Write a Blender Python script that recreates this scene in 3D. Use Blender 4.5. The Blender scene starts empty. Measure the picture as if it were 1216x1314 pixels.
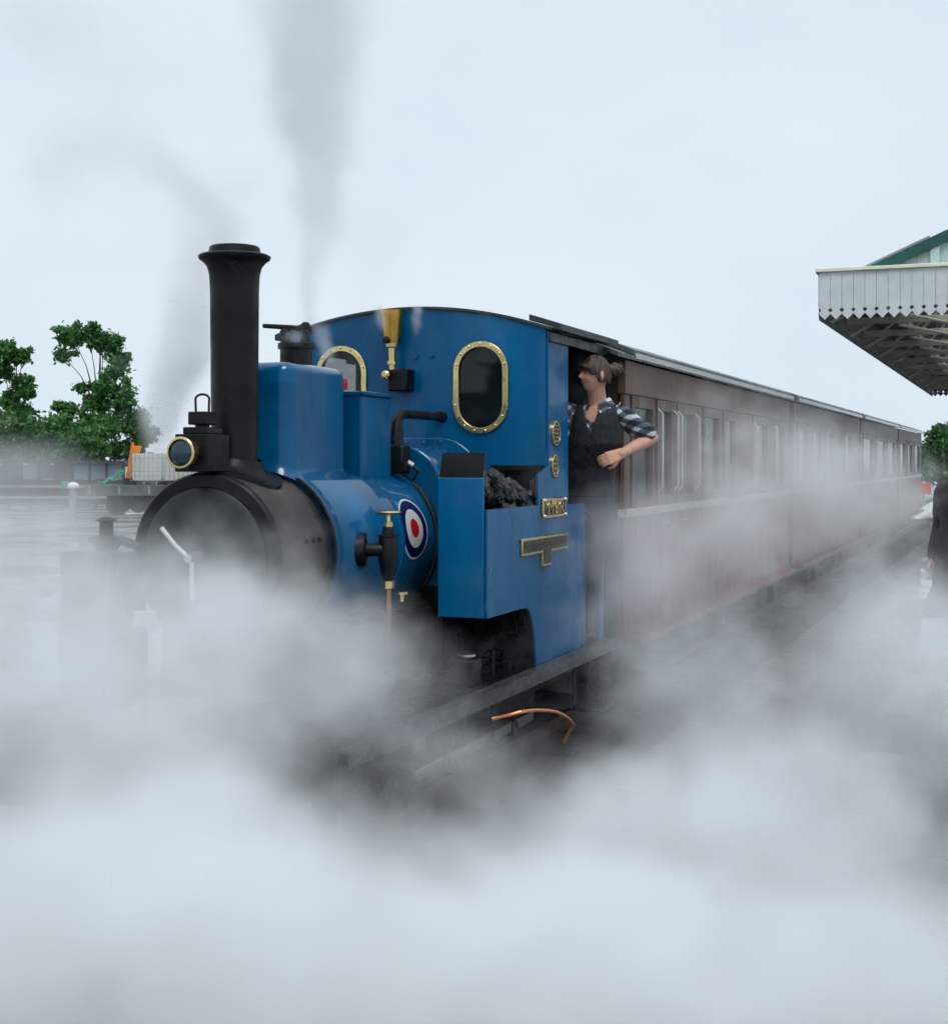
import bpy, bmesh, math, random
import numpy as np
from mathutils import Vector, Matrix

random.seed(7)
rng = np.random.default_rng(11)
PI = math.pi
S = bpy.context.scene
C = S.collection

# ------------------------------------------------------------------ camera
F_PX, VPX, HZN, EYE = 1800.0, 1320.0, 592.0, 1.62      # focal length in photo pixels, track vanishing point, horizon row, eye height
YAW = math.atan((VPX - 608.0) / F_PX)
CY, SY = math.cos(YAW), math.sin(YAW)
cam_d = bpy.data.cameras.new('camera')
cam = bpy.data.objects.new('camera', cam_d)
C.objects.link(cam)
cam.location = (0, 0, EYE)
cam.rotation_euler = (math.radians(90), 0, YAW)
cam_d.sensor_fit = 'HORIZONTAL'
cam_d.sensor_width = 36.0
cam_d.lens = F_PX / 1216.0 * 36.0
cam_d.shift_y = -(657.0 - HZN) / 1216.0
cam_d.clip_start = 0.05
cam_d.clip_end = 3000
S.camera = cam

# ------------------------------------------------------------------ sky: Nishita behind a thick pale cloud layer
w = bpy.data.worlds.new('World'); S.world = w; w.use_nodes = True
nt = w.node_tree; nt.nodes.clear()
SUN_EL, SUN_ROT = math.radians(58), math.radians(150)
sky = nt.nodes.new('ShaderNodeTexSky'); sky.sky_type = 'NISHITA'; sky.sun_disc = False
sky.sun_elevation = SUN_EL; sky.sun_rotation = SUN_ROT; sky.air_density = 1.0; sky.dust_density = 2.0
gain = nt.nodes.new('ShaderNodeVectorMath'); gain.operation = 'SCALE'; gain.inputs[3].default_value = 0.9
nt.links.new(sky.outputs[0], gain.inputs[0])
tc = nt.nodes.new('ShaderNodeTexCoord')
mp = nt.nodes.new('ShaderNodeMapping'); mp.inputs['Scale'].default_value = (1.3, 1.3, 3.0)
nt.links.new(tc.outputs['Generated'], mp.inputs[0])
no = nt.nodes.new('ShaderNodeTexNoise'); no.inputs['Scale'].default_value = 2.2; no.inputs['Detail'].default_value = 5; no.inputs['Roughness'].default_value = 0.5
nt.links.new(mp.outputs[0], no.inputs['Vector'])
cr = nt.nodes.new('ShaderNodeValToRGB')
cr.color_ramp.elements[0].position = 0.3; cr.color_ramp.elements[0].color = (7.2, 8.35, 9.45, 1)
cr.color_ramp.elements[1].position = 0.7; cr.color_ramp.elements[1].color = (7.9, 8.9, 9.7, 1)
nt.links.new(no.outputs['Fac'], cr.inputs[0])
mx = nt.nodes.new('ShaderNodeMix'); mx.data_type = 'RGBA'; mx.inputs['Factor'].default_value = 0.94
nt.links.new(gain.outputs[0], mx.inputs['A']); nt.links.new(cr.outputs[0], mx.inputs['B'])
bg = nt.nodes.new('ShaderNodeBackground'); bg.inputs['Strength'].default_value = 0.1
nt.links.new(mx.outputs['Result'], bg.inputs['Color'])
wo = nt.nodes.new('ShaderNodeOutputWorld'); nt.links.new(bg.outputs[0], wo.inputs['Surface'])

sun_d = bpy.data.lights.new('sun', 'SUN'); sun = bpy.data.objects.new('sun', sun_d); C.objects.link(sun)
sun_d.energy = 1.5; sun_d.angle = math.radians(25); sun_d.color = (1.0, 0.97, 0.92)
_sd = Vector((math.sin(SUN_ROT) * math.cos(SUN_EL), math.cos(SUN_ROT) * math.cos(SUN_EL), math.sin(SUN_EL)))
sun.rotation_euler = _sd.to_track_quat('Z', 'Y').to_euler()
sun.location = (0, 0, 30)

S.view_settings.view_transform = 'Standard'; S.view_settings.look = 'None'
S.view_settings.exposure = 0.0; S.view_settings.gamma = 1.0
S.cycles.max_bounces = 10; S.cycles.diffuse_bounces = 3; S.cycles.glossy_bounces = 3
S.cycles.transmission_bounces = 4; S.cycles.volume_bounces = 6; S.cycles.transparent_max_bounces = 8
S.cycles.volume_step_rate = 3.0; S.cycles.volume_max_steps = 256
S.cycles.use_denoising = True
S.cycles.use_adaptive_sampling = True; S.cycles.adaptive_threshold = 0.04; S.cycles.adaptive_min_samples = 16
S.cycles.caustics_reflective = False; S.cycles.caustics_refractive = False

# ------------------------------------------------------------------ helpers
def at(px, py=None, D=None, X=None, Y=None, Z=None):
    """A photo pixel as a world point, on a plane of known depth, X, Y or height Z."""
    k = (px - 608.0) / F_PX
    ax, ay = CY * k - SY, SY * k + CY
    v = None if py is None else (HZN - py) / F_PX
    if X is not None: D = X / ax
    elif Y is not None: D = Y / ay
    elif Z is not None: D = (Z - EYE) / v
    return Vector((ax * D, ay * D, EYE + (v * D if v is not None else -EYE)))

MATS = {}
def mat(name, col, rough=0.5, metal=0.0, var=0.15, scale=8.0, bump=0.0, bscale=None, coat=0.0, col2=None, stretch=(1, 1, 1), spec=0.5, rvar=0.0, ior=1.5):
    """Principled surface whose colour, gloss and relief wander with noise."""
    if name in MATS: return MATS[name]
    m = bpy.data.materials.new(name); m.use_nodes = True; n = m.node_tree; b = n.nodes['Principled BSDF']
    b.inputs['Roughness'].default_value = rough; b.inputs['Metallic'].default_value = metal
    b.inputs['Coat Weight'].default_value = coat; b.inputs['Coat Roughness'].default_value = 0.06
    b.inputs['Specular IOR Level'].default_value = spec
    t = n.nodes.new('ShaderNodeTexCoord'); g = n.nodes.new('ShaderNodeNewGeometry')
    mpn = n.nodes.new('ShaderNodeMapping'); mpn.inputs['Scale'].default_value = stretch
    n.links.new(g.outputs['Position'], mpn.inputs[0])
    nz = n.nodes.new('ShaderNodeTexNoise'); nz.inputs['Scale'].default_value = scale; nz.inputs['Detail'].default_value = 6; nz.inputs['Roughness'].default_value = 0.62
    n.links.new(mpn.outputs[0], nz.inputs['Vector'])
    r = n.nodes.new('ShaderNodeValToRGB')
    a = tuple(max(0, c * (1 - var)) for c in col) if col2 is None else col
    z = tuple(c * (1 + var) for c in col) if col2 is None else col2
    r.color_ramp.elements[0].position = 0.32; r.color_ramp.elements[0].color = (*a, 1)
    r.color_ramp.elements[1].position = 0.68; r.color_ramp.elements[1].color = (*z, 1)
    n.links.new(nz.outputs['Fac'], r.inputs[0]); n.links.new(r.outputs[0], b.inputs['Base Color'])
    if rvar:
        mr = n.nodes.new('ShaderNodeMapRange'); mr.inputs['From Min'].default_value = 0.3; mr.inputs['From Max'].default_value = 0.7
        mr.inputs['To Min'].default_value = max(0.02, rough - rvar); mr.inputs['To Max'].default_value = min(1, rough + rvar)
        nz2 = n.nodes.new('ShaderNodeTexNoise'); nz2.inputs['Scale'].default_value = scale * 1.7; nz2.inputs['Detail'].default_value = 4
        n.links.new(mpn.outputs[0], nz2.inputs['Vector']); n.links.new(nz2.outputs['Fac'], mr.inputs['Value']); n.links.new(mr.outputs[0], b.inputs['Roughness'])
    if bump:
        nb = n.nodes.new('ShaderNodeTexNoise'); nb.inputs['Scale'].default_value = bscale or scale * 4; nb.inputs['Detail'].default_value = 4
        n.links.new(mpn.outputs[0], nb.inputs['Vector'])
        bp = n.nodes.new('ShaderNodeBump'); bp.inputs['Strength'].default_value = bump; bp.inputs['Distance'].default_value = 0.02
        n.links.new(nb.outputs['Fac'], bp.inputs['Height']); n.links.new(bp.outputs[0], b.inputs['Normal'])
    MATS[name] = m
    return m

def wloc(o):
    v = Vector((0, 0, 0))
    while o is not None:
        v += o.location; o = o.parent
    return v

def tag(o, label=None, cat=None, group=None, kind=None):
    if label: o['label'] = label
    if cat: o['category'] = cat
    if group: o['group'] = group
    if kind: o['kind'] = kind
    return o

def thing(name, label, cat, loc, group=None, rz=0.0):
    o = bpy.data.objects.new(name, None); C.objects.link(o)
    o.empty_display_size = 0.2
    o.location = loc; o.rotation_euler = (0, 0, rz)
    return tag(o, label, cat, group)

class MB:
    def __init__(self): self.v = []; self.f = []
    def add(self, vs, fs):
        k = len(self.v); self.v += [tuple(p) for p in vs]; self.f += [tuple(i + k for i in q) for q in fs]; return self
    def box(self, x0, x1, y0, y1, z0, z1):
        return self.add([(x, y, z) for z in (z0, z1) for y in (y0, y1) for x in (x0, x1)],
                        [(0, 2, 3, 1), (4, 5, 7, 6), (0, 1, 5, 4), (2, 6, 7, 3), (0, 4, 6, 2), (1, 3, 7, 5)])
    def ring_loft(self, rings, cap=True, closed=True):
        n = len(rings[0]); vs = [p for r in rings for p in r]; fs = []
        for i in range(len(rings) - 1):
            for j in range(n if closed else n - 1):
                a, b = i * n + j, i * n + (j + 1) % n
                fs.append((a, b, b + n, a + n))
        if cap: fs += [tuple(range(n - 1, -1, -1)), tuple(range((len(rings) - 1) * n, len(rings) * n))]
        return self.add(vs, fs)
    def cyl(self, p0, p1, r0, r1=None, n=16, cap=True):
        return self.tube([p0, p1], [r0, r0 if r1 is None else r1], n, cap)
    def tube(self, pts, r, n=10, cap=True):
        pts = [Vector(p) for p in pts]
        rs = r if isinstance(r, (list, tuple)) else [r] * len(pts)
        rings = []; up = None
        for i, p in enumerate(pts):
            d = (pts[min(i + 1, len(pts) - 1)] - pts[max(i - 1, 0)]).normalized()
            if up is None: up = Vector((0, 0, 1)) if abs(d.z) < 0.9 else Vector((1, 0, 0))
            a = d.cross(up).normalized(); b = a.cross(d).normalized(); up = b
            rings.append([p + a * (math.cos(t) * rs[i]) + b * (math.sin(t) * rs[i]) for t in (2 * PI * k / n for k in range(n))])
        return self.ring_loft(rings, cap)
    def lathe(self, base, axis, prof, n=24, cap=True):
        """prof = [(distance along axis, radius)]"""
        base = Vector(base); d = Vector(axis).normalized()
        up = Vector((0, 0, 1)) if abs(d.z) < 0.9 else Vector((1, 0, 0))
        a = d.cross(up).normalized(); b = a.cross(d).normalized()
        return self.ring_loft([[base + d * s + a * (math.cos(t) * r) + b * (math.sin(t) * r) for t in (2 * PI * k / n for k in range(n))] for s, r in prof], cap)
    def prism(self, poly, axis, a0, a1):
        """poly: 2-d points; axis 'X' takes (y, z), 'Y' takes (x, z), 'Z' takes (x, y)."""
        def P(p, a): return (a, p[0], p[1]) if axis == 'X' else (p[0], a, p[1]) if axis == 'Y' else (p[0], p[1], a)
        return self.ring_loft([[P(p, a0) for p in poly], [P(p, a1) for p in poly]])
    def ball(self, c, r, n=12, m=8):
        c = Vector(c); rx, ry, rz = r if isinstance(r, (tuple, list)) else (r, r, r)
        rings = []
        for i in range(1, m):
            t = PI * i / m
            rings.append([c + Vector((rx * math.sin(t) * math.cos(2 * PI * k / n), ry * math.sin(t) * math.sin(2 * PI * k / n), -rz * math.cos(t))) for k in range(n)])
        return self.ring_loft(rings)
    def mesh(self, name, m=None, off=None, smooth=35):
        me = bpy.data.meshes.new(name)
        off = off or Vector((0, 0, 0))
        me.from_pydata([(x - off.x, y - off.y, z - off.z) for x, y, z in self.v], [], self.f)
        bm = bmesh.new(); bm.from_mesh(me); bmesh.ops.recalc_face_normals(bm, faces=bm.faces[:]); bm.to_mesh(me); bm.free()
        if m is not None: me.materials.append(m)
        if smooth:
            me.polygons.foreach_set('use_smooth', [True] * len(me.polygons))
            me.set_sharp_from_angle(angle=math.radians(smooth))
        me.update()
        return me
    def build(self, name, m, parent=None, bevel=0.0, seg=2, smooth=35, local=False):
        off = Vector((0, 0, 0)) if (parent is None or local) else wloc(parent)
        o = bpy.data.objects.new(name, self.mesh(name, m, off, smooth)); C.objects.link(o); o.parent = parent
        if bevel:
            bv = o.modifiers.new('bevel', 'BEVEL'); bv.width = bevel; bv.segments = seg; bv.limit_method = 'ANGLE'; bv.angle_limit = math.radians(40)
        return o

def inst(name, me, parent, pos, rot=(0, 0, 0), scale=(1, 1, 1)):
    o = bpy.data.objects.new(name, me); C.objects.link(o); o.parent = parent
    o.location = Vector(pos) - (wloc(parent) if parent else Vector((0, 0, 0))); o.rotation_euler = rot; o.scale = scale
    return o

def sheet(outer, holes, axis, a, thick):
    """A flat plate with holes; outer/holes 2-d loops as in prism; MB-like result with real thickness."""
    bm = bmesh.new()
    def P(p): return (a, p[0], p[1]) if axis == 'X' else (p[0], a, p[1]) if axis == 'Y' else (p[0], p[1], a)
    for loop in [outer] + holes:
        vs = [bm.verts.new(P(p)) for p in loop]
        for i in range(len(vs)): bm.edges.new((vs[i], vs[(i + 1) % len(vs)]))
    bmesh.ops.triangle_fill(bm, use_beauty=True, use_dissolve=False, edges=bm.edges[:])
    r = bmesh.ops.extrude_face_region(bm, geom=bm.faces[:])
    d = {'X': Vector((thick, 0, 0)), 'Y': Vector((0, thick, 0)), 'Z': Vector((0, 0, thick))}[axis]
    bmesh.ops.translate(bm, verts=[g for g in r['geom'] if isinstance(g, bmesh.types.BMVert)], vec=d)
    bmesh.ops.recalc_face_normals(bm, faces=bm.faces[:])
    mb = MB(); bm.verts.index_update()
    mb.v = [tuple(v.co) for v in bm.verts]; mb.f = [tuple(v.index for v in f.verts) for f in bm.faces]
    bm.free(); return mb

def stadium(cx, cz, hw, hh, n=14):
    pts = [(cx + hw * math.cos(t), cz + (hh - hw) + hw * math.sin(t)) for t in (PI * k / n for k in range(n + 1))]
    return pts + [(cx + hw * math.cos(t), cz - (hh - hw) + hw * math.sin(t)) for t in (PI + PI * k / n for k in range(n + 1))]

def rrect(x0, x1, z0, z1, r, n=5):
    out = []
    for cx, cz, a in ((x1 - r, z1 - r, 0), (x0 + r, z1 - r, 90), (x0 + r, z0 + r, 180), (x1 - r, z0 + r, 270)):
        out += [(cx + r * math.cos(math.radians(a + 90 * k / n)), cz + r * math.sin(math.radians(a + 90 * k / n))) for k in range(n + 1)]
    return out

def text_mesh(s, size, depth):
    cu = bpy.data.curves.new('lettering', 'FONT'); cu.body = s; cu.size = size; cu.extrude = depth; cu.align_x = 'CENTER'; cu.align_y = 'CENTER'
    o = bpy.data.objects.new('lettering', cu); C.objects.link(o)
    me = bpy.data.meshes.new_from_object(o.evaluated_get(bpy.context.evaluated_depsgraph_get()))
    bpy.data.objects.remove(o); return me

# ------------------------------------------------------------------ materials
blue = mat('blue_gloss_paint', (0.0, 0.100, 0.245), 0.28, var=0.28, scale=2.2, coat=0.25, spec=0.15, bump=0.05, bscale=7, rvar=0.1, stretch=(1, 1, 0.35))
black = mat('black_smokebox_paint', (0.0045, 0.0045, 0.0055), 0.42, var=0.6, scale=6, bump=0.08, rvar=0.18, spec=0.25)
sooty = mat('heat_worn_smokebox_steel', (0.018, 0.016, 0.016), 0.42, var=0.1, scale=4, col2=(0.075, 0.055, 0.047), bump=0.06, rvar=0.12, spec=0.35)
doorm = mat('grey_black_door_paint', (0.008, 0.011, 0.012), 0.45, col2=(0.03, 0.036, 0.036), scale=5, bump=0.05, rvar=0.15, spec=0.3)
darkiron = mat('oily_black_iron', (0.008, 0.008, 0.009), 0.42, var=0.6, scale=14, bump=0.15, rvar=0.2, spec=0.3)
brass = mat('polished_brass', (0.72, 0.56, 0.25), 0.28, metal=1.0, var=0.12, scale=10, rvar=0.1)
gold = mat('lacquered_brass_whistle', (0.78, 0.44, 0.09), 0.25, metal=1.0, var=0.15, scale=9, rvar=0.08)
copper = mat('bright_copper_pipe', (0.95, 0.36, 0.16), 0.35, metal=0.7, var=0.1)
steel = mat('bright_steel', (0.62, 0.62, 0.60), 0.3, metal=1.0, var=0.15, scale=12)
whitep = mat('white_paint', (0.8, 0.8, 0.8), 0.4, var=0.04)
redp = mat('red_paint', (0.62, 0.012, 0.014), 0.35, var=0.08)
navy = mat('navy_paint', (0.006, 0.010, 0.10), 0.3, var=0.1)
greenroof = mat('dark_green_roof_felt', (0.020, 0.034, 0.030), 0.4, var=0.35, scale=7, rvar=0.15, bump=0.1)
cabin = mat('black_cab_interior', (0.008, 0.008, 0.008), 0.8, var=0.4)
platebg = mat('dark_cast_plate', (0.020, 0.022, 0.020), 0.4, var=0.4, scale=30)
coalm = mat('coal', (0.011, 0.012, 0.014), 0.32, var=0.6, scale=40, bump=0.3, bscale=60, rvar=0.2)
rubber = mat('black_rubber', (0.012, 0.012, 0.012), 0.5)

def glass_mat(name, tint, alpha):
    m = bpy.data.materials.new(name); m.use_nodes = True; n = m.node_tree; b = n.nodes['Principled BSDF']
    b.inputs['Base Color'].default_value = (*tint, 1); b.inputs['Roughness'].default_value = 0.06
    b.inputs['Alpha'].default_value = alpha
    return m
def wet_film(m, w_up, w_side):
    """Rain film: a clear glossy coat that lies thick where the metal faces up."""
    n = m.node_tree; b = n.nodes['Principled BSDF']; g = n.nodes.new('ShaderNodeNewGeometry'); sp = n.nodes.new('ShaderNodeSeparateXYZ')
    n.links.new(g.outputs['Normal'], sp.inputs[0]); mr = n.nodes.new('ShaderNodeMapRange'); mr.interpolation_type = 'SMOOTHSTEP'
    mr.inputs['From Min'].default_value = 0.15; mr.inputs['From Max'].default_value = 0.75; mr.inputs['To Min'].default_value = w_side; mr.inputs['To Max'].default_value = w_up
    n.links.new(sp.outputs['Z'], mr.inputs['Value']); n.links.new(mr.outputs[0], b.inputs['Coat Weight'])
    b.inputs['Coat Roughness'].default_value = 0.05; b.inputs['Coat IOR'].default_value = 1.7
wet_film(blue, 1.0, 0.12)
glass = glass_mat('dirty_window_glass', (0.012, 0.018, 0.02), 0.55)
lensg = glass_mat('dark_lamp_lens', (0.018, 0.04, 0.06), 1.0)
# ------------------------------------------------------------------ ground, track, platform
def wet(name, col, col2, scale, puddle, rough_dry, bump):
    m = bpy.data.materials.new(name); m.use_nodes = True; n = m.node_tree; b = n.nodes['Principled BSDF']
    g = n.nodes.new('ShaderNodeNewGeometry')
    def noise(s, d=6, st=(1, 1, 1)):
        mpn = n.nodes.new('ShaderNodeMapping'); mpn.inputs['Scale'].default_value = st; n.links.new(g.outputs['Position'], mpn.inputs[0])
        z = n.nodes.new('ShaderNodeTexNoise'); z.inputs['Scale'].default_value = s; z.inputs['Detail'].default_value = d; n.links.new(mpn.outputs[0], z.inputs['Vector']); return z
    fine = noise(scale * 30, 4); big = noise(scale); pud = noise(puddle, 4)
    r = n.nodes.new('ShaderNodeValToRGB'); r.color_ramp.elements[0].color = (*col, 1); r.color_ramp.elements[1].color = (*col2, 1)
    r.color_ramp.elements[0].position = 0.3; r.color_ramp.elements[1].position = 0.7
    ad = n.nodes.new('ShaderNodeMath'); ad.operation = 'ADD'
    sb = n.nodes.new('ShaderNodeMath'); sb.operation = 'MULTIPLY_ADD'; sb.inputs[1].default_value = 0.5; sb.inputs[2].default_value = -0.25
    n.links.new(fine.outputs['Fac'], sb.inputs[0]); n.links.new(sb.outputs[0], ad.inputs[0]); n.links.new(big.outputs['Fac'], ad.inputs[1]); n.links.new(ad.outputs[0], r.inputs[0])
    n.links.new(r.outputs[0], b.inputs['Base Color'])
    mr = n.nodes.new('ShaderNodeMapRange'); mr.inputs['From Min'].default_value = 0.46; mr.inputs['From Max'].default_value = 0.56
    mr.inputs['To Min'].default_value = 0.03; mr.inputs['To Max'].default_value = rough_dry
    n.links.new(pud.outputs['Fac'], mr.inputs['Value']); n.links.new(mr.outputs[0], b.inputs['Roughness'])
    bp = n.nodes.new('ShaderNodeBump'); bp.inputs['Distance'].default_value = 0.01
    ms = n.nodes.new('ShaderNodeMapRange'); ms.inputs['From Min'].default_value = 0.46; ms.inputs['From Max'].default_value = 0.56; ms.inputs['To Max'].default_value = bump
    n.links.new(pud.outputs['Fac'], ms.inputs['Value']); n.links.new(ms.outputs[0], bp.inputs['Strength'])
    n.links.new(fine.outputs['Fac'], bp.inputs['Height']); n.links.new(bp.outputs[0], b.inputs['Normal'])
    return m
yardm = wet('wet_yard_gravel', (0.06, 0.06, 0.058), (0.14, 0.138, 0.13), 0.35, 0.5, 0.5, 0.5)
platm = wet('wet_platform_asphalt', (0.035, 0.036, 0.038), (0.075, 0.076, 0.078), 0.6, 0.8, 0.38, 0.35)
copm = mat('worn_concrete_coping', (0.10, 0.09, 0.085), 0.5, var=0.3, scale=5, bump=0.15, rvar=0.2)
woodm = mat('creosoted_sleeper', (0.04, 0.03, 0.024), 0.6, var=0.4, scale=9, bump=0.3)
railm = mat('rusty_rail_steel', (0.10, 0.06, 0.04), 0.45, metal=0.6, var=0.4, scale=12)
ballm = mat('dark_track_ballast', (0.03, 0.028, 0.027), 0.7, var=0.5, scale=14, bump=0.8, bscale=30)

g = MB(); g.add([(-600, -200, -0.16), (600, -200, -0.16), (600, 900, -0.16), (-600, 900, -0.16)], [(0, 1, 2, 3)])
tag(g.build('ground', yardm, smooth=0), kind='structure', label='wet grey yard ground')
PE = -1.96                                   # platform edge
platform = MB().box(PE + 0.30, 9, -6, 47, -0.30, 0.0).build('platform', platm, smooth=0)
tag(platform, kind='structure', label='low wet asphalt platform')
cop = MB().box(-0.15, 0.15, 0.006, 0.894, -0.30, 0.012).mesh('coping_stone', copm)
for k in range(52):
    inst('coping_stone', cop, platform, (PE + 0.15, 0.4 + 0.9 * k, 0))
bed = MB().prism([(-4.4, -0.158), (-4.1, -0.10), (PE - 0.02, -0.10), (PE - 0.02, -0.158)], 'Y', -6, 70).build('track_bed', ballm)
tag(bed, kind='structure', label='dark ballast track bed')
RX = -3.06
for sgn in (-1, 1):
    rail = MB().prism([(RX + sgn * 0.31 + dx, z) for dx, z in ((-0.04, -0.075), (0.04, -0.075), (0.01, -0.06), (0.01, -0.035), (0.022, -0.03), (0.022, 0.0), (-0.022, 0.0), (-0.022, -0.03), (-0.01, -0.035), (-0.01, -0.06))], 'Y', -6, 70).build('rail', railm)
    tag(rail, kind='structure', label='narrow gauge rail')
slp = MB().box(-0.6, 0.6, -0.10, 0.10, -0.14, -0.078).mesh('sleeper', woodm)
for k in range(64):
    inst('sleeper', slp, bed, (RX, -3 + 0.68 * k, 0), (0, 0, random.uniform(-0.02, 0.02)))

# ------------------------------------------------------------------ locomotive
XC = -3.06                                  # centre line
rodm = mat('oily_steel_rod', (0.22, 0.22, 0.21), 0.4, metal=0.9, var=0.3)
XS = -2.30                                  # near cab side
AZ, RS, RB = 1.235, 0.335, 0.36             # boiler axis height, smokebox and boiler radius
loco = thing('steam_locomotive', 'small blue steam locomotive with tall black chimney and brass rimmed oval cab windows', 'locomotive', (XC, 5.9, 0))
YF = 4.81
def along(y): return (XC, y, AZ)

sb = MB().lathe(along(YF + 0.02), (0, 1, 0), [(0, RS - 0.006), (0.012, RS), (0.41, RS)], 64).build('smokebox', sooty, loco)
MB().lathe(along(YF), (0, 1, 0), [(0.0, 0.285), (0.0, RS - 0.004), (0.008, RS + 0.004), (0.03, RS + 0.004), (0.03, 0.285)], 64, cap=False).build('front_ring', black, sb)
door = MB().lathe(along(YF), (0, 1, 0), [(-0.050, 0.02), (-0.047, 0.10), (-0.036, 0.19), (-0.020, 0.262), (-0.006, 0.281), (0.02, 0.284)], 64).build('smokebox_door', doorm, loco)
c0 = Vector((XC, YF - 0.05, AZ + 0.005))
MB().lathe(c0, (0, -1, 0), [(0, 0.03), (0.03, 0.026), (0.05, 0.02), (0.07, 0.018)], 16).build('door_boss', steel, door)
MB().tube([c0 + Vector((0, -0.06, 0)), c0 + Vector((-0.06, -0.065, 0.05)), c0 + Vector((-0.125, -0.06, 0.115))], [0.011, 0.011, 0.013], 10).build('door_handle', steel, door)
MB().tube([c0 + Vector((0.004, -0.045, 0)), c0 + Vector((0.008, -0.05, -0.08)), c0 + Vector((0.008, -0.045, -0.165))], [0.010, 0.010, 0.012], 10).build('door_handle', steel, door)
for zz in (-0.16, -0.06):
    MB().box(XC + 0.02, XC + 0.30, YF - 0.052, YF - 0.022, AZ + zz - 0.016, AZ + zz + 0.016).build('door_hinge', black, door, bevel=0.005)
MB().lathe(along(YF + 0.43), (0, 1, 0), [(0, RS + 0.012), (0.0, RB + 0.004), (0.022, RB + 0.004), (0.022, RS)], 64, cap=False).build('smokebox_flange', black, sb)
MB().prism([(XC - 0.25, 0.66), (XC + 0.25, 0.66), (XC + 0.22, AZ - 0.2), (XC - 0.22, AZ - 0.2)], 'Y', YF + 0.05, YF + 0.40).build('saddle', black, loco, bevel=0.01)
# a plate with bolts low on the smokebox side
for k in range(3):
    MB().lathe((XC + RS * math.cos(0.18) - 0.004, 5.05 + 0.055 * k, AZ + RS * math.sin(0.18)), (1, 0, 0.18), [(0, 0.012), (0.014, 0.010)], 8).build('bolt', black, sb)

# chimney
CHY = 5.04
ch = MB().lathe((XC, CHY, AZ + RS - 0.06), (0, 0, 1), [(0, 0.125), (0.05, 0.112), (0.10, 0.098), (0.16, 0.0955), (0.55, 0.0985), (0.83, 0.101), (0.845, 0.101)], 40).build('chimney', black, loco)
MB().lathe((XC, CHY, 2.34), (0, 0, 1), [(0.0, 0.1015), (0.05, 0.104), (0.085, 0.113), (0.106, 0.130), (0.116, 0.146), (0.128, 0.150), (0.135, 0.140), (0.138, 0.108), (0.165, 0.104), (0.170, 0.098), (0.170, 0.080), (0.10, 0.08)], 40).build('chimney_cap', black, ch)
# curved saddle foot of the chimney, following the barrel
rings = []
for i in range(5):
    rr = 0.115 + 0.085 * (i / 4) ** 1.6
    ring = []
    for k in range(40):
        t = 2 * PI * k / 40; x = rr * math.cos(t); y = rr * 0.92 * math.sin(t)
        ring.append((XC + x, CHY + y, AZ + math.sqrt(max(0.0, (RS + 0.004) ** 2 - x * x)) + 0.055 * (1 - i / 4) ** 2 + (0.010 if i == 4 else 0.008)))
    rings.append(ring)
rings.append([(x, y, z - 0.022) for x, y, z in rings[-1]])
MB().ring_loft(rings, cap=False).build('chimney_foot', black, ch)

# boiler
boil = MB().lathe(along(YF + 0.45), (0, 1, 0), [(0, RB - 0.004), (0.006, RB), (1.58, RB)], 72).build('boiler', blue, loco)
for y in (5.285, 5.92, 6.33):
    MB().lathe(along(y), (0, 1, 0), [(0, RB + 0.001), (0.002, RB + 0.005), (0.028, RB + 0.005), (0.03, RB + 0.001)], 72, cap=False).build('boiler_band', blue if y < 6.3 else darkiron, boil)
# painted roundel: four thin curved discs on the near flank
RY, RA = 6.075, math.radians(11)
def roundel(r, lift, m):
    mb = MB(); n, q = 40, 6; rr = RB + lift; vs = []; fs = []
    for i in range(q + 1):
        for k in range(n):
            t = 2 * PI * k / n; a = RA + (r * i / q) * math.sin(t) / RB; y = RY + (r * i / q) * math.cos(t)
            vs.append((XC + rr * math.cos(a), y, AZ + rr * math.sin(a)))
    for i in range(q):
        for k in range(n):
            fs.append((i * n + k, (i + 1) * n + k, (i + 1) * n + (k + 1) % n, i * n + (k + 1) % n))
    mb.add(vs, fs); return mb.build('roundel_disc', m, boil, smooth=180)
for r, l, m in ((0.150, 0.0012, whitep), (0.139, 0.0019, navy), (0.093, 0.0026, whitep), (0.045, 0.0033, redp)): roundel(r, l, m)

# dome casing behind the chimney: flat sided, rounded corners, crowned top
def casing(x0, x1, y0, y1, r, ztop, round_top, name, m, foot=True):
    loops = []
    def loop(ins, z, spread=0.0):
        pts = rrect(x0 + ins - spread, x1 - ins + spread, y0 + ins - spread * 0.6, y1 - ins + spread * 0.6, max(0.01, r - ins + spread), 7)
        out = []
        for x, y in pts:
            zz = z
            if z is None:
                dx = min(abs(x - XC), RB - 0.01); zz = AZ + math.sqrt((RB + 0.003) ** 2 - dx * dx)
            out.append((x, y, zz))
        return out
    if foot:
        loops.append([(x, y, z - 0.01) for x, y, z in loop(0, None, 0.035)])
        for sp, up in ((0.022, 0.006), (0.010, 0.018), (0.003, 0.034)):
            loops.append([(x, y, z + up) for x, y, z in loop(0, None, sp)])
    else:
        loops.append([(x, y, z - 0.02) for x, y, z in loop(0, None)])
    loops.append(loop(0, ztop - round_top))
    for k in range(1, 6):
        a = PI / 2 * k / 6
        loops.append(loop(round_top * (1 - math.cos(a)), ztop - round_top + round_top * math.sin(a)))
    loops.append(loop(round_top, ztop))
    return MB().ring_loft(loops).build(name, m, loco, smooth=50)
casing(XC - 0.165, XC + 0.165, 5.215, 5.76, 0.07, 2.045, 0.05, 'dome_casing', blue)
sbx = casing(XC - 0.20, XC + 0.20, 5.83, 6.15, 0.015, 1.925, 0.008, 'sand_box', blue, foot=False)
MB().box(XC - 0.21, XC + 0.21, 5.82, 6.16, 1.925, 1.945).build('box_lid', blue, sbx, bevel=0.004)
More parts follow.
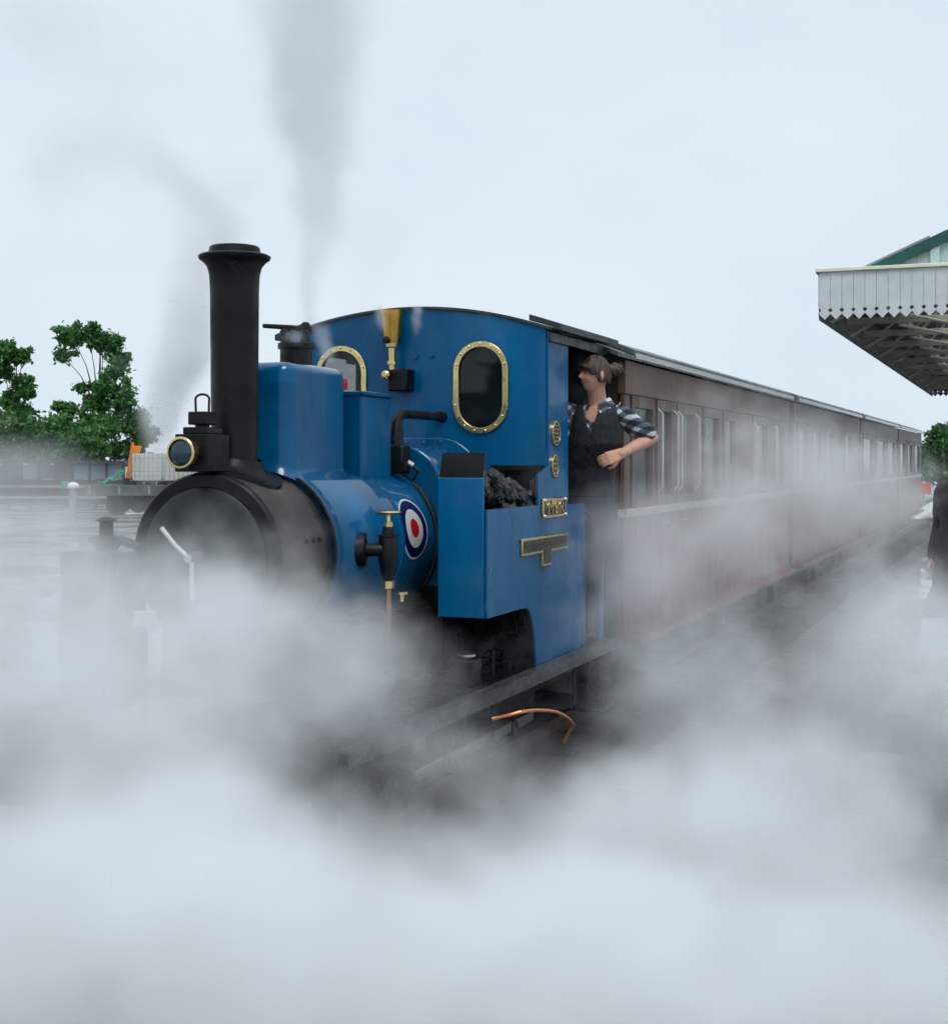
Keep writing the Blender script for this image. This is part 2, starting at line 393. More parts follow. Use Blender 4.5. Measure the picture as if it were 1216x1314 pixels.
MB().lathe((XC - 0.02, 6.05, 1.945), (0, 0, 1), [(0, 0.012), (0.02, 0.012), (0.022, 0.026), (0.045, 0.032), (0.07, 0.026), (0.08, 0.01)], 16).build('red_lamp_knob', redp, sbx)

# safety valves on the casing
sv = MB().lathe((XC + 0.02, 5.53, 2.035), (0, 0, 1), [(0, 0.072), (0.085, 0.072), (0.087, 0.082), (0.112, 0.082), (0.115, 0.07)], 24).build('safety_valve', darkiron, loco)
for dx, dy, h, r in ((-0.04, -0.02, 0.07, 0.024), (0.03, 0.03, 0.095, 0.026), (0.05, -0.02, 0.06, 0.02)):
    MB().lathe((XC + 0.02 + dx, 5.53 + dy, 2.148), (0, 0, 1), [(0, r * 0.8), (h * 0.4, r * 0.8), (h * 0.45, r * 1.25), (h * 0.75, r * 1.2), (h, r * 0.5)], 12).build('valve_cap', darkiron, sv)
MB().tube([(XC - 0.13, 5.50, 2.228), (XC + 0.02, 5.51, 2.215), (XC + 0.07, 5.52, 2.205)], [0.010, 0.012, 0.012], 8).build('easing_lever', darkiron, sv)

# firebox wrapper and its riveted flange against the cab
fb = MB().prism([(XC + 0.375, 1.0), *rrect(XC - 0.375, XC + 0.375, 0.72, 1.70, 0.22, 8)[:18], (XC - 0.375, 1.0)], 'Y', 6.36, 6.80).build('firebox', blue, loco, bevel=0.012)
MB().box(XC - 0.37, XC + 0.37, 6.37, 6.80, 0.58, 0.998).build('ashpan', black, fb)
MB().box(XC - 0.33, XC + 0.33, 5.45, 6.36, 0.60, 0.90).build('frame_stretcher', black, loco)
MB().prism([(XC + 0.43, 1.0), *rrect(XC - 0.43, XC + 0.43, 0.72, 1.745, 0.25, 8)[:18], (XC - 0.43, 1.0)], 'Y', 6.765, 6.80).build('firebox_flange', blue, fb, bevel=0.006)
riv = MB().ball((0, 0, 0), 0.009, 8, 5).mesh('rivet', blue)
for k in range(15):
    a = math.radians(-10 + 200 * k / 14)
    x = 0.405 * math.cos(a); z = 1.47 + 0.25 * math.sin(a)
    if abs(x) < 0.2: z = 1.72
    inst('rivet', riv, fb, (XC + max(-0.405, min(0.405, x * 1.02)), 6.763, z))

# ---- cab
YC, YD, YL, YR = 6.81, 7.15, 7.46, 7.82
XL = 2 * XC - XS
def roof_z(x, edge=2.30, crown=2.425):
    t = (x - XC) / (XS - XC); return crown - (crown - edge) * t * t
arch = [(XL + (XS - XL) * k / 24, roof_z(XL + (XS - XL) * k / 24)) for k in range(25)]
wc = (-2.655, 2 * XC + 2.655)
MB().box(XL + 0.01, XS - 0.01, YC + 0.001, YC + 0.011, 0.602, 0.926).build('cab_lower_front', black, loco)
cf = sheet([(XS, 0.93), (XS, 2.29)] + arch[::-1] + [(XL, 0.93)], [stadium(x, 2.005, 0.125, 0.214) for x in wc] + [[(-2.585, 1.41), (-2.335, 1.41), (-2.335, 1.575), (-2.585, 1.575)]], 'Y', YC, 0.012).build('cab_front_sheet', blue, loco, smooth=0)
MB().box(-2.60, XS, YC - 0.008, YC - 0.002, 1.575, 1.60).build('bunker_lintel', black, cf)
for x in wc:
    fr = sheet(stadium(x, 2.005, 0.153, 0.242), [stadium(x, 2.005, 0.122, 0.211)], 'Y', YC - 0.014, 0.012).build('window_frame', brass, cf, bevel=0.003, smooth=20)
    MB().prism(stadium(x, 2.005, 0.124, 0.213), 'Y', YC + 0.003, YC + 0.008).build('window_pane', glass, cf, smooth=0)
    scr = MB().ball((0, 0, 0), 0.0065, 8, 5).mesh('screw', brass)
    for k in range(14):
        p = stadium(x, 2.005, 0.138, 0.228, 14)[2 * k + 1]
        inst('screw', scr, cf, (p[0], YC - 0.015, p[1]))
for bx, bz in ((-3.02, 2.175), (-2.93, 2.18)):
    MB().lathe((bx, YC - 0.001, bz), (0, -1, 0), [(0, 0.013), (0.012, 0.011)], 8).build('bolt', blue, cf)

def side(xs, nm):
    t = 0.012
    y0 = 5.95
    poly = [(y0, 0.905), (y0, 1.40), (6.66, 1.40), (6.66, 1.55), (YC + 0.014, 1.60), (YC + 0.014, 2.295), (YD, 2.29), (YD, 1.39)]
    poly += [(YL - 0.03, 1.39), (YL, 1.36), (YL, 0.60), (6.64, 0.60)]
    poly += [(6.63 - 0.17 * (1 - math.cos(a)), 0.60 + 0.305 * math.sin(a)) for a in (PI / 2 * k / 8 for k in range(1, 8))] + [(6.42, 0.905)]
    s = sheet(poly, [], 'X', xs, t).build(nm, blue, loco, smooth=0)
    r = sheet([(7.72, 0.60), (7.72, 2.29), (YR, 2.29), (YR, 0.60)], [], 'X', xs, t).build('cab_rear_post', blue, loco, smooth=0)
    return s
side(XS, 'cab_side_sheet'); side(XL - 0.012, 'cab_side_sheet')
MB().box(XL + 0.01, XS - 0.01, 6.83, YR, 0.575, 0.60).build('cab_floor', cabin, loco)
rear = sheet([(XS - 0.02, 0.62), (XS - 0.02, 2.29)] + [(min(max(x, XL + 0.02), XS - 0.02), z) for x, z in arch[::-1]] + [(XL + 0.02, 0.62)], [], 'Y', YR - 0.02, 0.012).build('cab_rear_sheet', cabin, loco, smooth=0)
lin = sheet([(XS - 0.03, 1.62), (XS - 0.03, 2.28)] + [(min(max(x, XL + 0.03), XS - 0.03), z - 0.01) for x, z in arch[::-1]] + [(XL + 0.03, 1.62)], [stadium(x, 2.005, 0.125, 0.214) for x in wc], 'Y', YC + 0.016, 0.006).build('cab_lining', cabin, loco, smooth=0)
MB().lathe((XC, 6.84, 1.3), (0, 1, 0), [(0, 0.36), (0.12, 0.36), (0.14, 0.3)], 32).build('boiler_backhead', cabin, loco)
MB().tube([(XC + 0.12, 6.98, 1.45), (XC + 0.25, 7.05, 1.7), (XC + 0.3, 7.0, 1.9)], 0.012, 8).build('regulator_handle', darkiron, loco)
# roof: thin arched slab, then a thicker rolled side board on each edge
def roof_slab(x0, x1, y0, y1, lo, hi, nm, m, n=28, parent=loco):
    xs = [x0 + (x1 - x0) * k / n for k in range(n + 1)]
    return MB().prism([(x, roof_z(x) + lo) for x in xs] + [(x, roof_z(x) + hi) for x in xs[::-1]], 'Y', y0, y1).build(nm, m, parent)
roof = roof_slab(XL - 0.03, XS + 0.03, YC - 0.012, YR + 0.06, 0.002, 0.016, 'cab_roof', greenroof)
for xa, xb in ((XS - 0.10, XS + 0.075), (XL - 0.075, XL + 0.10)):
    roof_slab(xa, xb, YC + 0.03, YR + 0.09, 0.018, 0.05, 'roof_side_board', greenroof, 8, roof)
for xa in (XS + 0.012, XL - 0.03):
    MB().box(xa, xa + 0.014, YC + 0.01, YR, 2.235, 2.285).build('roof_gutter', greenroof, roof, bevel=0.003)

# bunker in front of the cab, both sides
for sx, xs in ((1, XS), (-1, XL)):
    xi = xs - sx * 0.225
    a, b = min(xi, xs - sx * 0.0005), max(xi, xs - sx * 0.0005)
    bk = MB().box(a, b, 5.93, 5.948, 0.905, 1.545).build('bunker_front', blue, loco, bevel=0.004)
    MB().prism([(5.936, 1.545), (5.948, 1.545), (5.985, 1.66), (5.973, 1.66)], 'X', a + 0.006, b - 0.006).build('bunker_plate', black, bk)
    MB().box(min(xi, xi + sx * 0.01), max(xi, xi + sx * 0.01), 5.948, YC, 0.905, 1.56).build('bunker_inner_side', black, bk)
    MB().box(a, b - 0.003, 5.95, YC, 0.905, 0.92).build('bunker_floor', black, bk)
# cast plates on the near side
def plate_oval(y, z, ry, rz, nl):
    pl = MB().lathe((XS + 0.012, y, z), (1, 0, 0), [(0, 1), (0.010, 1.0), (0.012, 0.97), (0.012, 0.86), (0.009, 0.85)], 32)
    pl.v = [(x, y + (yy - y) * ry, z + (zz - z) * rz) for x, yy, zz in pl.v]
    o = pl.build('oval_works_plate', brass, loco)
    f = MB().lathe((XS + 0.021, y, z), (1, 0, 0), [(0, 0.86), (0.0012, 0.86)], 32)
    f.v = [(x, y + (yy - y) * ry, z + (zz - z) * rz) for x, yy, zz in f.v]
    f.build('plate_field', platebg, o)
    for k in range(nl):
        t = -0.62 + 1.24 * k / (nl - 1); hw = 0.62 * math.sqrt(1 - t * t)
        MB().box(XS + 0.022, XS + 0.0245, y - hw * ry, y + hw * ry, z - t * rz - 0.004, z - t * rz + 0.004).build('line_of_lettering', mat('plate_lettering_brass', (0.42, 0.33, 0.22), 0.4, metal=0.7), o, smooth=0)
pA, pB = at(709, 556, X=XS), at(707.5, 598, X=XS)
plate_oval(pA.y, pA.z, 0.062, 0.066, 5); plate_oval(pB.y, pB.z, 0.05, 0.060, 4)
q0, q1 = at(691, 640, X=XS), at(720, 662, X=XS)
np_ = MB().box(XS + 0.012, XS + 0.026, q0.y, q1.y, q1.z, q0.z).build('name_plate', brass, loco, bevel=0.003)
MB().box(XS + 0.0262, XS + 0.0275, q0.y + 0.016, q1.y - 0.016, q1.z + 0.014, q0.z - 0.014).build('plate_field', platebg, np_)
for yy in (q0.y + 0.012, q1.y - 0.012):
    for zz in (q0.z - 0.010, q1.z + 0.010): MB().ball((XS + 0.027, yy, zz), 0.011, 10, 6).build('plate_screw', steel, np_)
for k_, chr_ in enumerate('MBR'):
    tm = text_mesh(chr_, 0.098, 0.004); tm.materials.append(brass)
    inst('raised_letter', tm, np_, (XS + 0.030, (q0.y + q1.y) / 2 + (-0.088, 0.012, 0.092)[k_], (q0.z + q1.z) / 2), (PI / 2, 0, PI / 2), (1.25, 1.0, 1))
r0, r1, r2, r3 = at(664, 692, X=XS), at(723, 0, X=XS), at(690, 0, X=XS), at(702, 0, X=XS)
zt, zm, zb = r0.z, at(664, 714, X=XS).z, at(695, 726, X=XS).z
tp = [(r0.y, zm), (r0.y, zt), (r1.y, zt), (r1.y, zm), (r3.y, zm), (r3.y, zb), (r2.y, zb), (r2.y, zm)]
tpl = MB().prism(tp, 'X', XS + 0.012, XS + 0.026).build('t_shaped_plate', brass, loco, bevel=0.003)
b_ = 0.011
MB().prism([(r0.y + b_, zm + b_), (r0.y + b_, zt - b_), (r1.y - b_, zt - b_), (r1.y - b_, zm + b_), (r3.y - b_, zm + b_), (r3.y - b_, zb + b_), (r2.y + b_, zb + b_), (r2.y + b_, zm + b_)], 'X', XS + 0.0262, XS + 0.0275).build('plate_field', platebg, tpl)
dbl = mat('dull_brass_lettering', (0.16, 0.14, 0.09), 0.4, metal=0.8); yy = r0.y + 0.035
while yy < r1.y - 0.045:
    hh = 0.020; wd = random.uniform(0.018, 0.026); za, zb_ = (zt + zm) / 2 - hh, (zt + zm) / 2 + hh
    if random.random() < 0.5: pl = [(yy, za), (yy + wd, za), (yy + wd, za + 0.008), (yy + 0.007, za + 0.008), (yy + 0.007, zb_ - 0.008), (yy + wd, zb_ - 0.008), (yy + wd, zb_), (yy, zb_)]
    else: pl = [(yy, za), (yy + 0.008, za), (yy + 0.008, zb_ - 0.008), (yy + wd, zb_ - 0.008), (yy + wd, zb_), (yy, zb_)]
    MB().prism(pl, 'X', XS + 0.0276, XS + 0.031).build('raised_letter', dbl, tpl, smooth=0)
    yy += wd + 0.012

# whistle with its flared brass bell on the cab front
wx = at(510, Y=YC).x; wy = YC - 0.07
wh = MB().lathe((wx, wy, 2.10), (0, 0, 1), [(0, 0.016), (0.03, 0.016), (0.032, 0.026), (0.05, 0.026), (0.052, 0.018), (0.12, 0.020), (0.125, 0.034), (0.15, 0.036), (0.152, 0.03)], 20).build('whistle', brass, loco)
MB().lathe((wx, wy, 2.245), (0, 0, 1), [(0, 0.042), (0.02, 0.046), (0.16, 0.058), (0.175, 0.060), (0.175, 0.053), (0.02, 0.04)], 28).build('whistle_bell', gold, wh)
MB().ball((wx - 0.012, wy - 0.038, 2.262), (0.028, 0.012, 0.022), 12, 8).build('whistle_mouth', black, wh)
wb = MB().box(wx - 0.01, wx + 0.10, wy - 0.03, YC - 0.001, 1.99, 2.105).build('whistle_bracket', black, loco, bevel=0.008)
MB().lathe((wx - 0.012, wy - 0.03, 2.075), (0, -1, 0), [(0, 0.022), (0.03, 0.024), (0.04, 0.012)], 14).build('whistle_nut', brass, wb)

# black steam pipe with elbow from the turret into the cab front
ex = at(567, 535, Y=YC); sy = at(508, X=ex.x).y
tp_ = MB().tube([(ex.x, sy, 1.56), (ex.x, sy, 1.74), (ex.x, sy + 0.005, 1.80), (ex.x, sy + 0.03, ex.z - 0.02), (ex.x, sy + 0.08, ex.z), (ex.x, YC, ex.z)], [0.036, 0.036, 0.03, 0.024, 0.022, 0.022], 14).build('steam_pipe', black, loco)
MB().box(ex.x - 0.03, ex.x + 0.06, sy - 0.05, sy + 0.045, 1.56, 1.70).build('turret_valve', black, tp_, bevel=0.012)
MB().cyl((ex.x, YC - 0.03, ex.z), (ex.x, YC, ex.z), 0.03).build('pipe_collar', black, tp_)
MB().tube([(ex.x + 0.03 + 0.003, sy + 0.02, 1.625), (ex.x + 0.10, sy + 0.05, 1.575)] + [(XC + 0.375 * math.cos(a), 6.30, AZ + 0.375 * math.sin(a)) for a in (math.radians(50 - 8 * k) for k in range(12))], 0.009, 8).build('feed_pipe', rubber, tp_)
MB().cyl((ex.x + 0.025, sy + 0.01, 1.632), (ex.x + 0.075, sy + 0.035, 1.60), 0.015).build('pipe_union', steel, tp_)

# clack valve with brass handwheel on the near flank
vx, vy = -2.60, at(498, X=-2.60).y
cv = MB().lathe((XC + RB - 0.03, vy - 0.06, 1.235), (1, 0.35, 0), [(0, 0.075), (0.045, 0.075), (0.05, 0.03), (0.12, 0.028)], 20).build('clack_valve', darkiron, loco)
MB().lathe((vx, vy, 1.10), (0, 0, 1), [(0, 0.02), (0.03, 0.034), (0.09, 0.042), (0.14, 0.046), (0.19, 0.04), (0.192, 0.046), (0.20, 0.046), (0.205, 0.028), (0.235, 0.024)], 20).build('valve_body', darkiron, cv)
MB().lathe((vx, vy, 1.335), (0, 0, 1), [(0, 0.022), (0.02, 0.022), (0.022, 0.012), (0.05, 0.008), (0.055, 0.055), (0.062, 0.062), (0.069, 0.055), (0.071, 0.01)], 20).build('handwheel', brass, cv)
MB().lathe((vx, vy, 1.062), (0, 0, 1), [(0, 0.022), (0.004, 0.028), (0.035, 0.028), (0.038, 0.02)], 6).build('union_nut', brass, cv)
MB().tube([(vx, vy, 1.065), (vx, vy + 0.002, 0.98), (vx - 0.006, vy + 0.005, 0.90), (vx - 0.03, vy + 0.03, 0.83), (vx - 0.10, vy + 0.06, 0.80)], 0.0135, 10).build('delivery_pipe', mat('dull_copper_pipe', (0.42, 0.24, 0.14), 0.35, metal=1.0), cv)
wv = at(515, 766, X=-2.55)
MB().lathe((wv.x, wv.y, wv.z - 0.02), (0, 0, 1), [(0, 0.012), (0.03, 0.012), (0.032, 0.03), (0.042, 0.03), (0.044, 0.008)], 12).build('drain_cock', brass, loco)

# running plate, edge angle, frames, buffer beam
fp = MB().box(XC - 0.78, XC + 0.74, 4.62, 7.80, 0.555, 0.574).build('running_plate', darkiron, loco)
for sx in (-1, 1):
    xe = XC + sx * 0.81
    MB().prism([(xe - 0.03, 0.60), (xe + 0.03, 0.60), (xe + 0.03, 0.535), (xe + 0.022, 0.535), (xe + 0.022, 0.59), (xe - 0.03, 0.59)] if sx > 0 else
               [(xe + 0.03, 0.60), (xe - 0.03, 0.60), (xe - 0.03, 0.535), (xe - 0.022, 0.535), (xe - 0.022, 0.59), (xe + 0.03, 0.59)], 'Y', 4.42, YR).build('edge_angle', mat('worn_grey_angle_iron', (0.05, 0.053, 0.057), 0.35, var=0.35, scale=9, rvar=0.15), fp)
    MB().box(XC + sx * 0.36 - 0.012, XC + sx * 0.36 + 0.012, 4.50, 7.75, 0.20, 0.554).build('main_frame', darkiron, loco)
    cyl = MB().lathe((XC + sx * 0.56, 4.72, 0.42), (0, 1, 0), [(0, 0.06), (0.02, 0.125), (0.03, 0.14), (0.05, 0.13), (0.34, 0.13), (0.36, 0.14), (0.38, 0.125), (0.40, 0.05)], 24).build('cylinder', darkiron, loco)
    MB().cyl((XC + sx * 0.56, 5.1, 0.42), (XC + sx * 0.56, 5.62, 0.40), 0.018).build('piston_rod', steel, cyl)
    MB().box(XC + sx * 0.56 - 0.045, XC + sx * 0.56 + 0.045, 5.50, 5.64, 0.36, 0.46).build('crosshead', rodm, cyl, bevel=0.008)
    MB().box(XC + sx * 0.60 - 0.012, XC + sx * 0.60 + 0.012, 5.52, 7.05, 0.24, 0.29).build('connecting_rod', rodm, loco, bevel=0.006)
    for yw in (5.85, 6.75):
        wxp = XC + sx * 0.34
        wlb = MB().lathe((wxp - 0.05, yw, 0.255), (1, 0, 0), [(0, 0.23), (0.0, 0.25), (0.09, 0.25), (0.09, 0.23)], 32, cap=False)
        wl = wlb.build('wheel', darkiron, loco)
        sp = MB()
        for k in range(8):
            a = 2 * PI * k / 8; sp.cyl((wxp, yw, 0.255), (wxp, yw + 0.23 * math.cos(a), 0.255 + 0.23 * math.sin(a)), 0.022, 0.015, 8)
        sp.build('spokes', darkiron, wl); MB().cyl((wxp - 0.06, yw, 0.255), (wxp + sx * 0.28, yw, 0.255), 0.045, n=16).build('axle', darkiron, wl)
    # springs, brake hangers and lubricator above the plate
    for yw in (5.85, 6.75):
        for k in range(4):
            MB().box(XC + sx * 0.50 - 0.03, XC + sx * 0.50 + 0.03, yw - 0.26 + 0.05 * k, yw + 0.26 - 0.05 * k, 0.576 + 0.017 * k, 0.590 + 0.017 * k).build('spring_leaf', darkiron, fp)
    MB().cyl((XC + sx * 0.62, 6.42, 0.24), (XC + sx * 0.62, 6.42, 0.70), 0.009).build('brake_hanger', darkiron, fp)
    MB().box(XC + sx * 0.55, XC + sx * 0.68, 6.02, 6.12, 0.576, 0.70).build('lubricator', darkiron, fp, bevel=0.01)
    MB().lathe((XC + sx * 0.62, 6.07, 0.70), (0, 0, 1), [(0, 0.03), (0.012, 0.045), (0.022, 0.045), (0.03, 0.01)], 14).build('lubricator_cap', steel, fp)
bb = MB().box(XC - 0.80, XC + 0.80, 4.40, 4.46, 0.28, 0.62).build('buffer_beam', darkiron, loco, bevel=0.008)
MB().lathe((XC, 4.40, 0.44), (0, -1, 0), [(0, 0.07), (0.12, 0.055), (0.14, 0.15), (0.17, 0.15), (0.18, 0.12)], 24).build('buffer', darkiron, bb)
MB().box(XC - 0.80, XC + 0.80, 4.46, 4.63, 0.595, 0.615).build('front_footplate', darkiron, bb)
wp = at(184, 795, Y=4.44)
MB().box(wp.x - 0.04, wp.x + 0.04, 4.43, 4.47, wp.z - 0.03, wp.z + 0.03).build('lamp_bracket', mat('dirty_white_bracket', (0.5, 0.5, 0.5), 0.5, var=0.2), bb, bevel=0.006)
MB().cyl((wp.x, 4.45, 0.61), (wp.x, 4.45, wp.z - 0.035), 0.012).build('bracket_post', darkiron, bb)
# sand gear box standing on the far front corner of the running plate
sx0 = -3.70
sg = MB().box(sx0, sx0 + 0.26, 4.72, 4.98, 0.60, 1.25).build('front_sandbox', darkiron, loco, bevel=0.02)
MB().lathe((sx0 + 0.15, 4.84, 1.25), (0, 0, 1), [(0, 0.05), (0.03, 0.05), (0.035, 0.075), (0.06, 0.075), (0.065, 0.03), (0.12, 0.028), (0.125, 0.05), (0.14, 0.02)], 14).build('sandbox_cap', darkiron, sg)
MB().tube([(sx0 + 0.2, 4.8, 1.25), (sx0 + 0.25, 4.8, 1.30), (sx0 + 0.33, 4.82, 1.27)], 0.02, 8).build('sandbox_lever', darkiron, sg)
# copper injector pipe looped below the cab
cp = [at(x, y, X=-2.21) for x, y in ((668, 914), (676, 912.5), (688, 911.5), (702, 912), (714, 914), (724, 919), (731, 924), (736, 930))]
cp = [cp[0] + Vector((-0.12, -0.06, -0.03)), *cp, cp[-1] + Vector((-0.06, 0.03, -0.10))]
MB().tube(cp, 0.0095, 10).build('injector_pipe', copper, loco)
st = MB().box(-2.30, -2.12, 7.18, 7.46, 0.28, 0.30).build('cab_step', darkiron, loco, bevel=0.005)
for yy in (7.20, 7.44): MB().cyl((-2.27, yy, 0.29), (-2.27, yy, 0.58), 0.01).build('step_hanger', darkiron, st)
MB().tube([(XS + 0.03, YL + 0.015, 0.9), (XS + 0.05, YL + 0.02, 1.15), (XS + 0.05, YL + 0.02, 1.30), (XS + 0.01, YL - 0.01, 1.34)], 0.008, 8).build('grab_rail', darkiron, loco)

# coal heaped in the near bunker
cb = MB()
for k in range(420):
    y = random.uniform(6.0, 6.74); x = random.uniform(-2.48, -2.335)
    top = 1.56 - 0.13 * max(0, (y - 6.0) / 0.75) + 0.03 * math.sin(y * 31)
    c = Vector((x, y, max(1.28, top - abs(random.gauss(0, 0.06))))); r = random.uniform(0.018, 0.045)
    t = bmesh.new(); bmesh.ops.create_icosphere(t, subdivisions=1, radius=r)
    for v in t.verts: v.co *= random.uniform(0.7, 1.25)
    R = Matrix.Rotation(random.uniform(0, 6), 3, Vector((random.random(), random.random(), random.random() + 0.1)))
    cb.add([R @ v.co + c for v in t.verts], [tuple(v.index for v in f.verts) for f in t.faces]); t.free()
tag(cb.build('coal', coalm, smooth=0), 'heap of black coal in the open side bunker of the blue locomotive', 'coal', kind='stuff')

# headlamp: lifts off its iron, so a thing of its own
lc = at(233, 581, Y=4.70)
lamp = thing('oil_headlamp', 'black oil headlamp with brass ringed round lens in front of the chimney', 'lamp', (lc.x, 4.80, lc.z - 0.075))
bw = 0.075
MB().box(lc.x - bw + 0.02, lc.x + bw + 0.02, 4.735, 4.90, lc.z - 0.075, lc.z + 0.075).build('lamp_body', black, lamp, bevel=0.004)
MB().box(lc.x - 0.035, lc.x + 0.075, 4.76, 4.88, lc.z + 0.0755, lc.z + 0.103).build('lamp_collar', black, lamp, bevel=0.004)
MB().box(lc.x - 0.022, lc.x + 0.058, 4.775, 4.865, lc.z + 0.112, lc.z + 0.165).build('lamp_cowl', black, lamp, bevel=0.006)
MB().cyl((lc.x + 0.018, 4.82, lc.z + 0.10), (lc.x + 0.018, 4.82, lc.z + 0.115), 0.03).build('lamp_neck', black, lamp)
hx = lc.x + 0.018
MB().tube([(hx - 0.03, 4.82, lc.z + 0.16), (hx - 0.032, 4.82, lc.z + 0.22)] + [(hx - 0.032 * math.cos(a) * (1 if True else 0), 4.82, lc.z + 0.215 + 0.02 * math.sin(a)) for a in (PI * k / 8 for k in range(1, 8))] + [(hx + 0.032, 4.82, lc.z + 0.22), (hx + 0.03, 4.82, lc.z + 0.16)], 0.0048, 8).build('lamp_handle', black, lamp)
ln = MB().lathe((lc.x, 4.737, lc.z), (0, -1, 0), [(0, 0.056), (0.03, 0.056), (0.032, 0.063), (0.046, 0.064), (0.049, 0.060), (0.049, 0.054), (0.036, 0.053)], 36, cap=False).build('lens_ring', brass, lamp)
MB().lathe((lc.x, 4.737, lc.z), (0, -1, 0), [(0.03, 0.054), (0.040, 0.053), (0.050, 0.040), (0.055, 0.022), (0.057, 0.004)], 36).build('lens', lensg, lamp)
# ------------------------------------------------------------------ coaches
maroon = mat('weathered_brown_board', (0.085, 0.045, 0.036), 0.5, var=0.4, scale=5, stretch=(1, 1, 0.2), bump=0.15, rvar=0.15)
redbrd = mat('faded_red_board', (0.17, 0.03, 0.028), 0.45, var=0.3, scale=5, bump=0.1, rvar=0.15)
umber = mat('brown_letterboard', (0.13, 0.075, 0.05), 0.5, var=0.25, scale=4, bump=0.08)
cream = mat('pale_grey_pillar_paint', (0.46, 0.45, 0.41), 0.4, var=0.15)
grroof = mat('grey_green_coach_roof', (0.07, 0.085, 0.08), 0.4, var=0.3, scale=4, rvar=0.2)
edgeglint = mat('pale_wet_glint', (0.62, 0.64, 0.66), 0.25, metal=0.3, var=0.1)  # pale colour stands in for the wet reflection along the coach roof edge
CXN = -2.25
HWC = CXN - XC
def coach(y0, y1, bays, label, first=False):
    L = y1 - y0
    c = thing('passenger_coach', label, 'coach', (XC, (y0 + y1) / 2, 0), 'narrow gauge coaches behind the locomotive')
    MB().box(XC - 0.70, XC + 0.70, y0 + 0.15, y1 - 0.15, 0.40, 0.55).build('underframe', darkiron, c)
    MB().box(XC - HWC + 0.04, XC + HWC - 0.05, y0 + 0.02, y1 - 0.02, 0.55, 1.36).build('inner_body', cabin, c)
    for yy in (y0 + 0.02, y1 - 0.05): MB().prism([(XC - HWC + 0.03, 0.55), (XC + HWC - 0.03, 0.55), (XC + HWC - 0.03, 2.20), (XC + 0.4, 2.34), (XC - 0.4, 2.34), (XC - HWC + 0.03, 2.20)], 'Y', yy, yy + 0.03).build('end_wall', maroon, c)
    MB().box(XC - HWC, XC - HWC + 0.03, y0 + 0.03, y1 - 0.03, 0.55, 2.20).build('far_side_wall', maroon, c)
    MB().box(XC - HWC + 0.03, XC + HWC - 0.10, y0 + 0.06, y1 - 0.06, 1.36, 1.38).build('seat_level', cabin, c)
    # near side: red lower boards, brown upper boards, windows and doors
    n = int(L / 0.125); bw_ = L / n
    lo = MB().box(-0.012, 0.012, 0.002, bw_ - 0.002, 0.56, 1.28).mesh('lower_board', redbrd)
    up = MB().box(-0.012, 0.012, 0.002, bw_ - 0.002, 1.335, 2.02).mesh('upper_board', maroon)
    for k in range(n):
        yb = y0 + k * bw_
        inst('lower_board', lo, c, (CXN + random.uniform(-0.002, 0.002), yb, 0))
        if not any(a < yb + bw_ / 2 < b for a, b, _ in bays): inst('upper_board', up, c, (CXN + random.uniform(-0.002, 0.002), yb, 0))
    MB().box(CXN - 0.03, CXN + 0.032, y0, y1, 1.282, 1.333).build('waist_rail', cream, c, bevel=0.006)
    MB().box(CXN - 0.03, CXN + 0.022, y0, y1, 2.022, 2.225).build('letter_board', umber, c, bevel=0.005)
    MB().box(CXN - 0.02, CXN + 0.09, y0 + 0.1, y1 - 0.1, 0.515, 0.555).build('footboard', redbrd, c, bevel=0.006)
    for a, b, kind in bays:
        fr = MB()
        for ya, yb in ((a + 0.002, a + 0.05), (b - 0.05, b - 0.002)): fr.box(CXN - 0.03, CXN + 0.018, ya, yb, 1.335, 2.02)
        fr.box(CXN - 0.03, CXN + 0.018, a + 0.052, b - 0.052, 1.335, 1.40); fr.box(CXN - 0.03, CXN + 0.018, a + 0.052, b - 0.052, 1.95, 2.02)
        w_ = fr.build('window_frame', maroon, c)
        MB().box(CXN - 0.012, CXN - 0.006, a + 0.05, b - 0.05, 1.39, 1.96).build('window_pane', glass, w_, smooth=0)
        if kind:
            for yy in ((a, b) if kind == 2 else (a,)):
                MB().tube([(CXN + 0.02, yy, 1.42), (CXN + 0.05, yy, 1.45), (CXN + 0.05, yy, 1.93), (CXN + 0.02, yy, 1.96)], 0.008, 8).build('door_handrail', cream, c)
            MB().tube([(CXN + 0.03, a + 0.09, 1.22), (CXN + 0.05, a + 0.09, 1.22), (CXN + 0.05, a + 0.17, 1.22)], 0.009, 8).build('door_handle', steel, c)
    xs = [XC - HWC - 0.06 + (2 * HWC + 0.12) * k / 20 for k in range(21)]
    rz = lambda x, e, cr: cr - (cr - e) * ((x - XC) / (HWC + 0.06)) ** 2
    rf = MB().prism([(x, rz(x, 2.225, 2.40)) for x in xs] + [(x, rz(x, 2.25, 2.43)) for x in xs[::-1]], 'Y', y0 - (0.30 if first else 0.05), y1 + 0.05).build('coach_roof', grroof, c)
    xs2 = [XC - HWC - 0.045 + (2 * HWC + 0.09) * k / 20 for k in range(21)]
    MB().prism([(x, rz(x, 2.256, 2.435)) for x in xs2] + [(x, rz(x, 2.285, 2.47)) for x in xs2[::-1]], 'Y', y0 + 0.10, y1 - 0.02).build('roof_sheet', grroof, rf)
    MB().box(CXN + 0.055, CXN + 0.07, y0 + 0.10, y1 - 0.02, 2.235, 2.268).build('roof_glint_strip', edgeglint, rf)
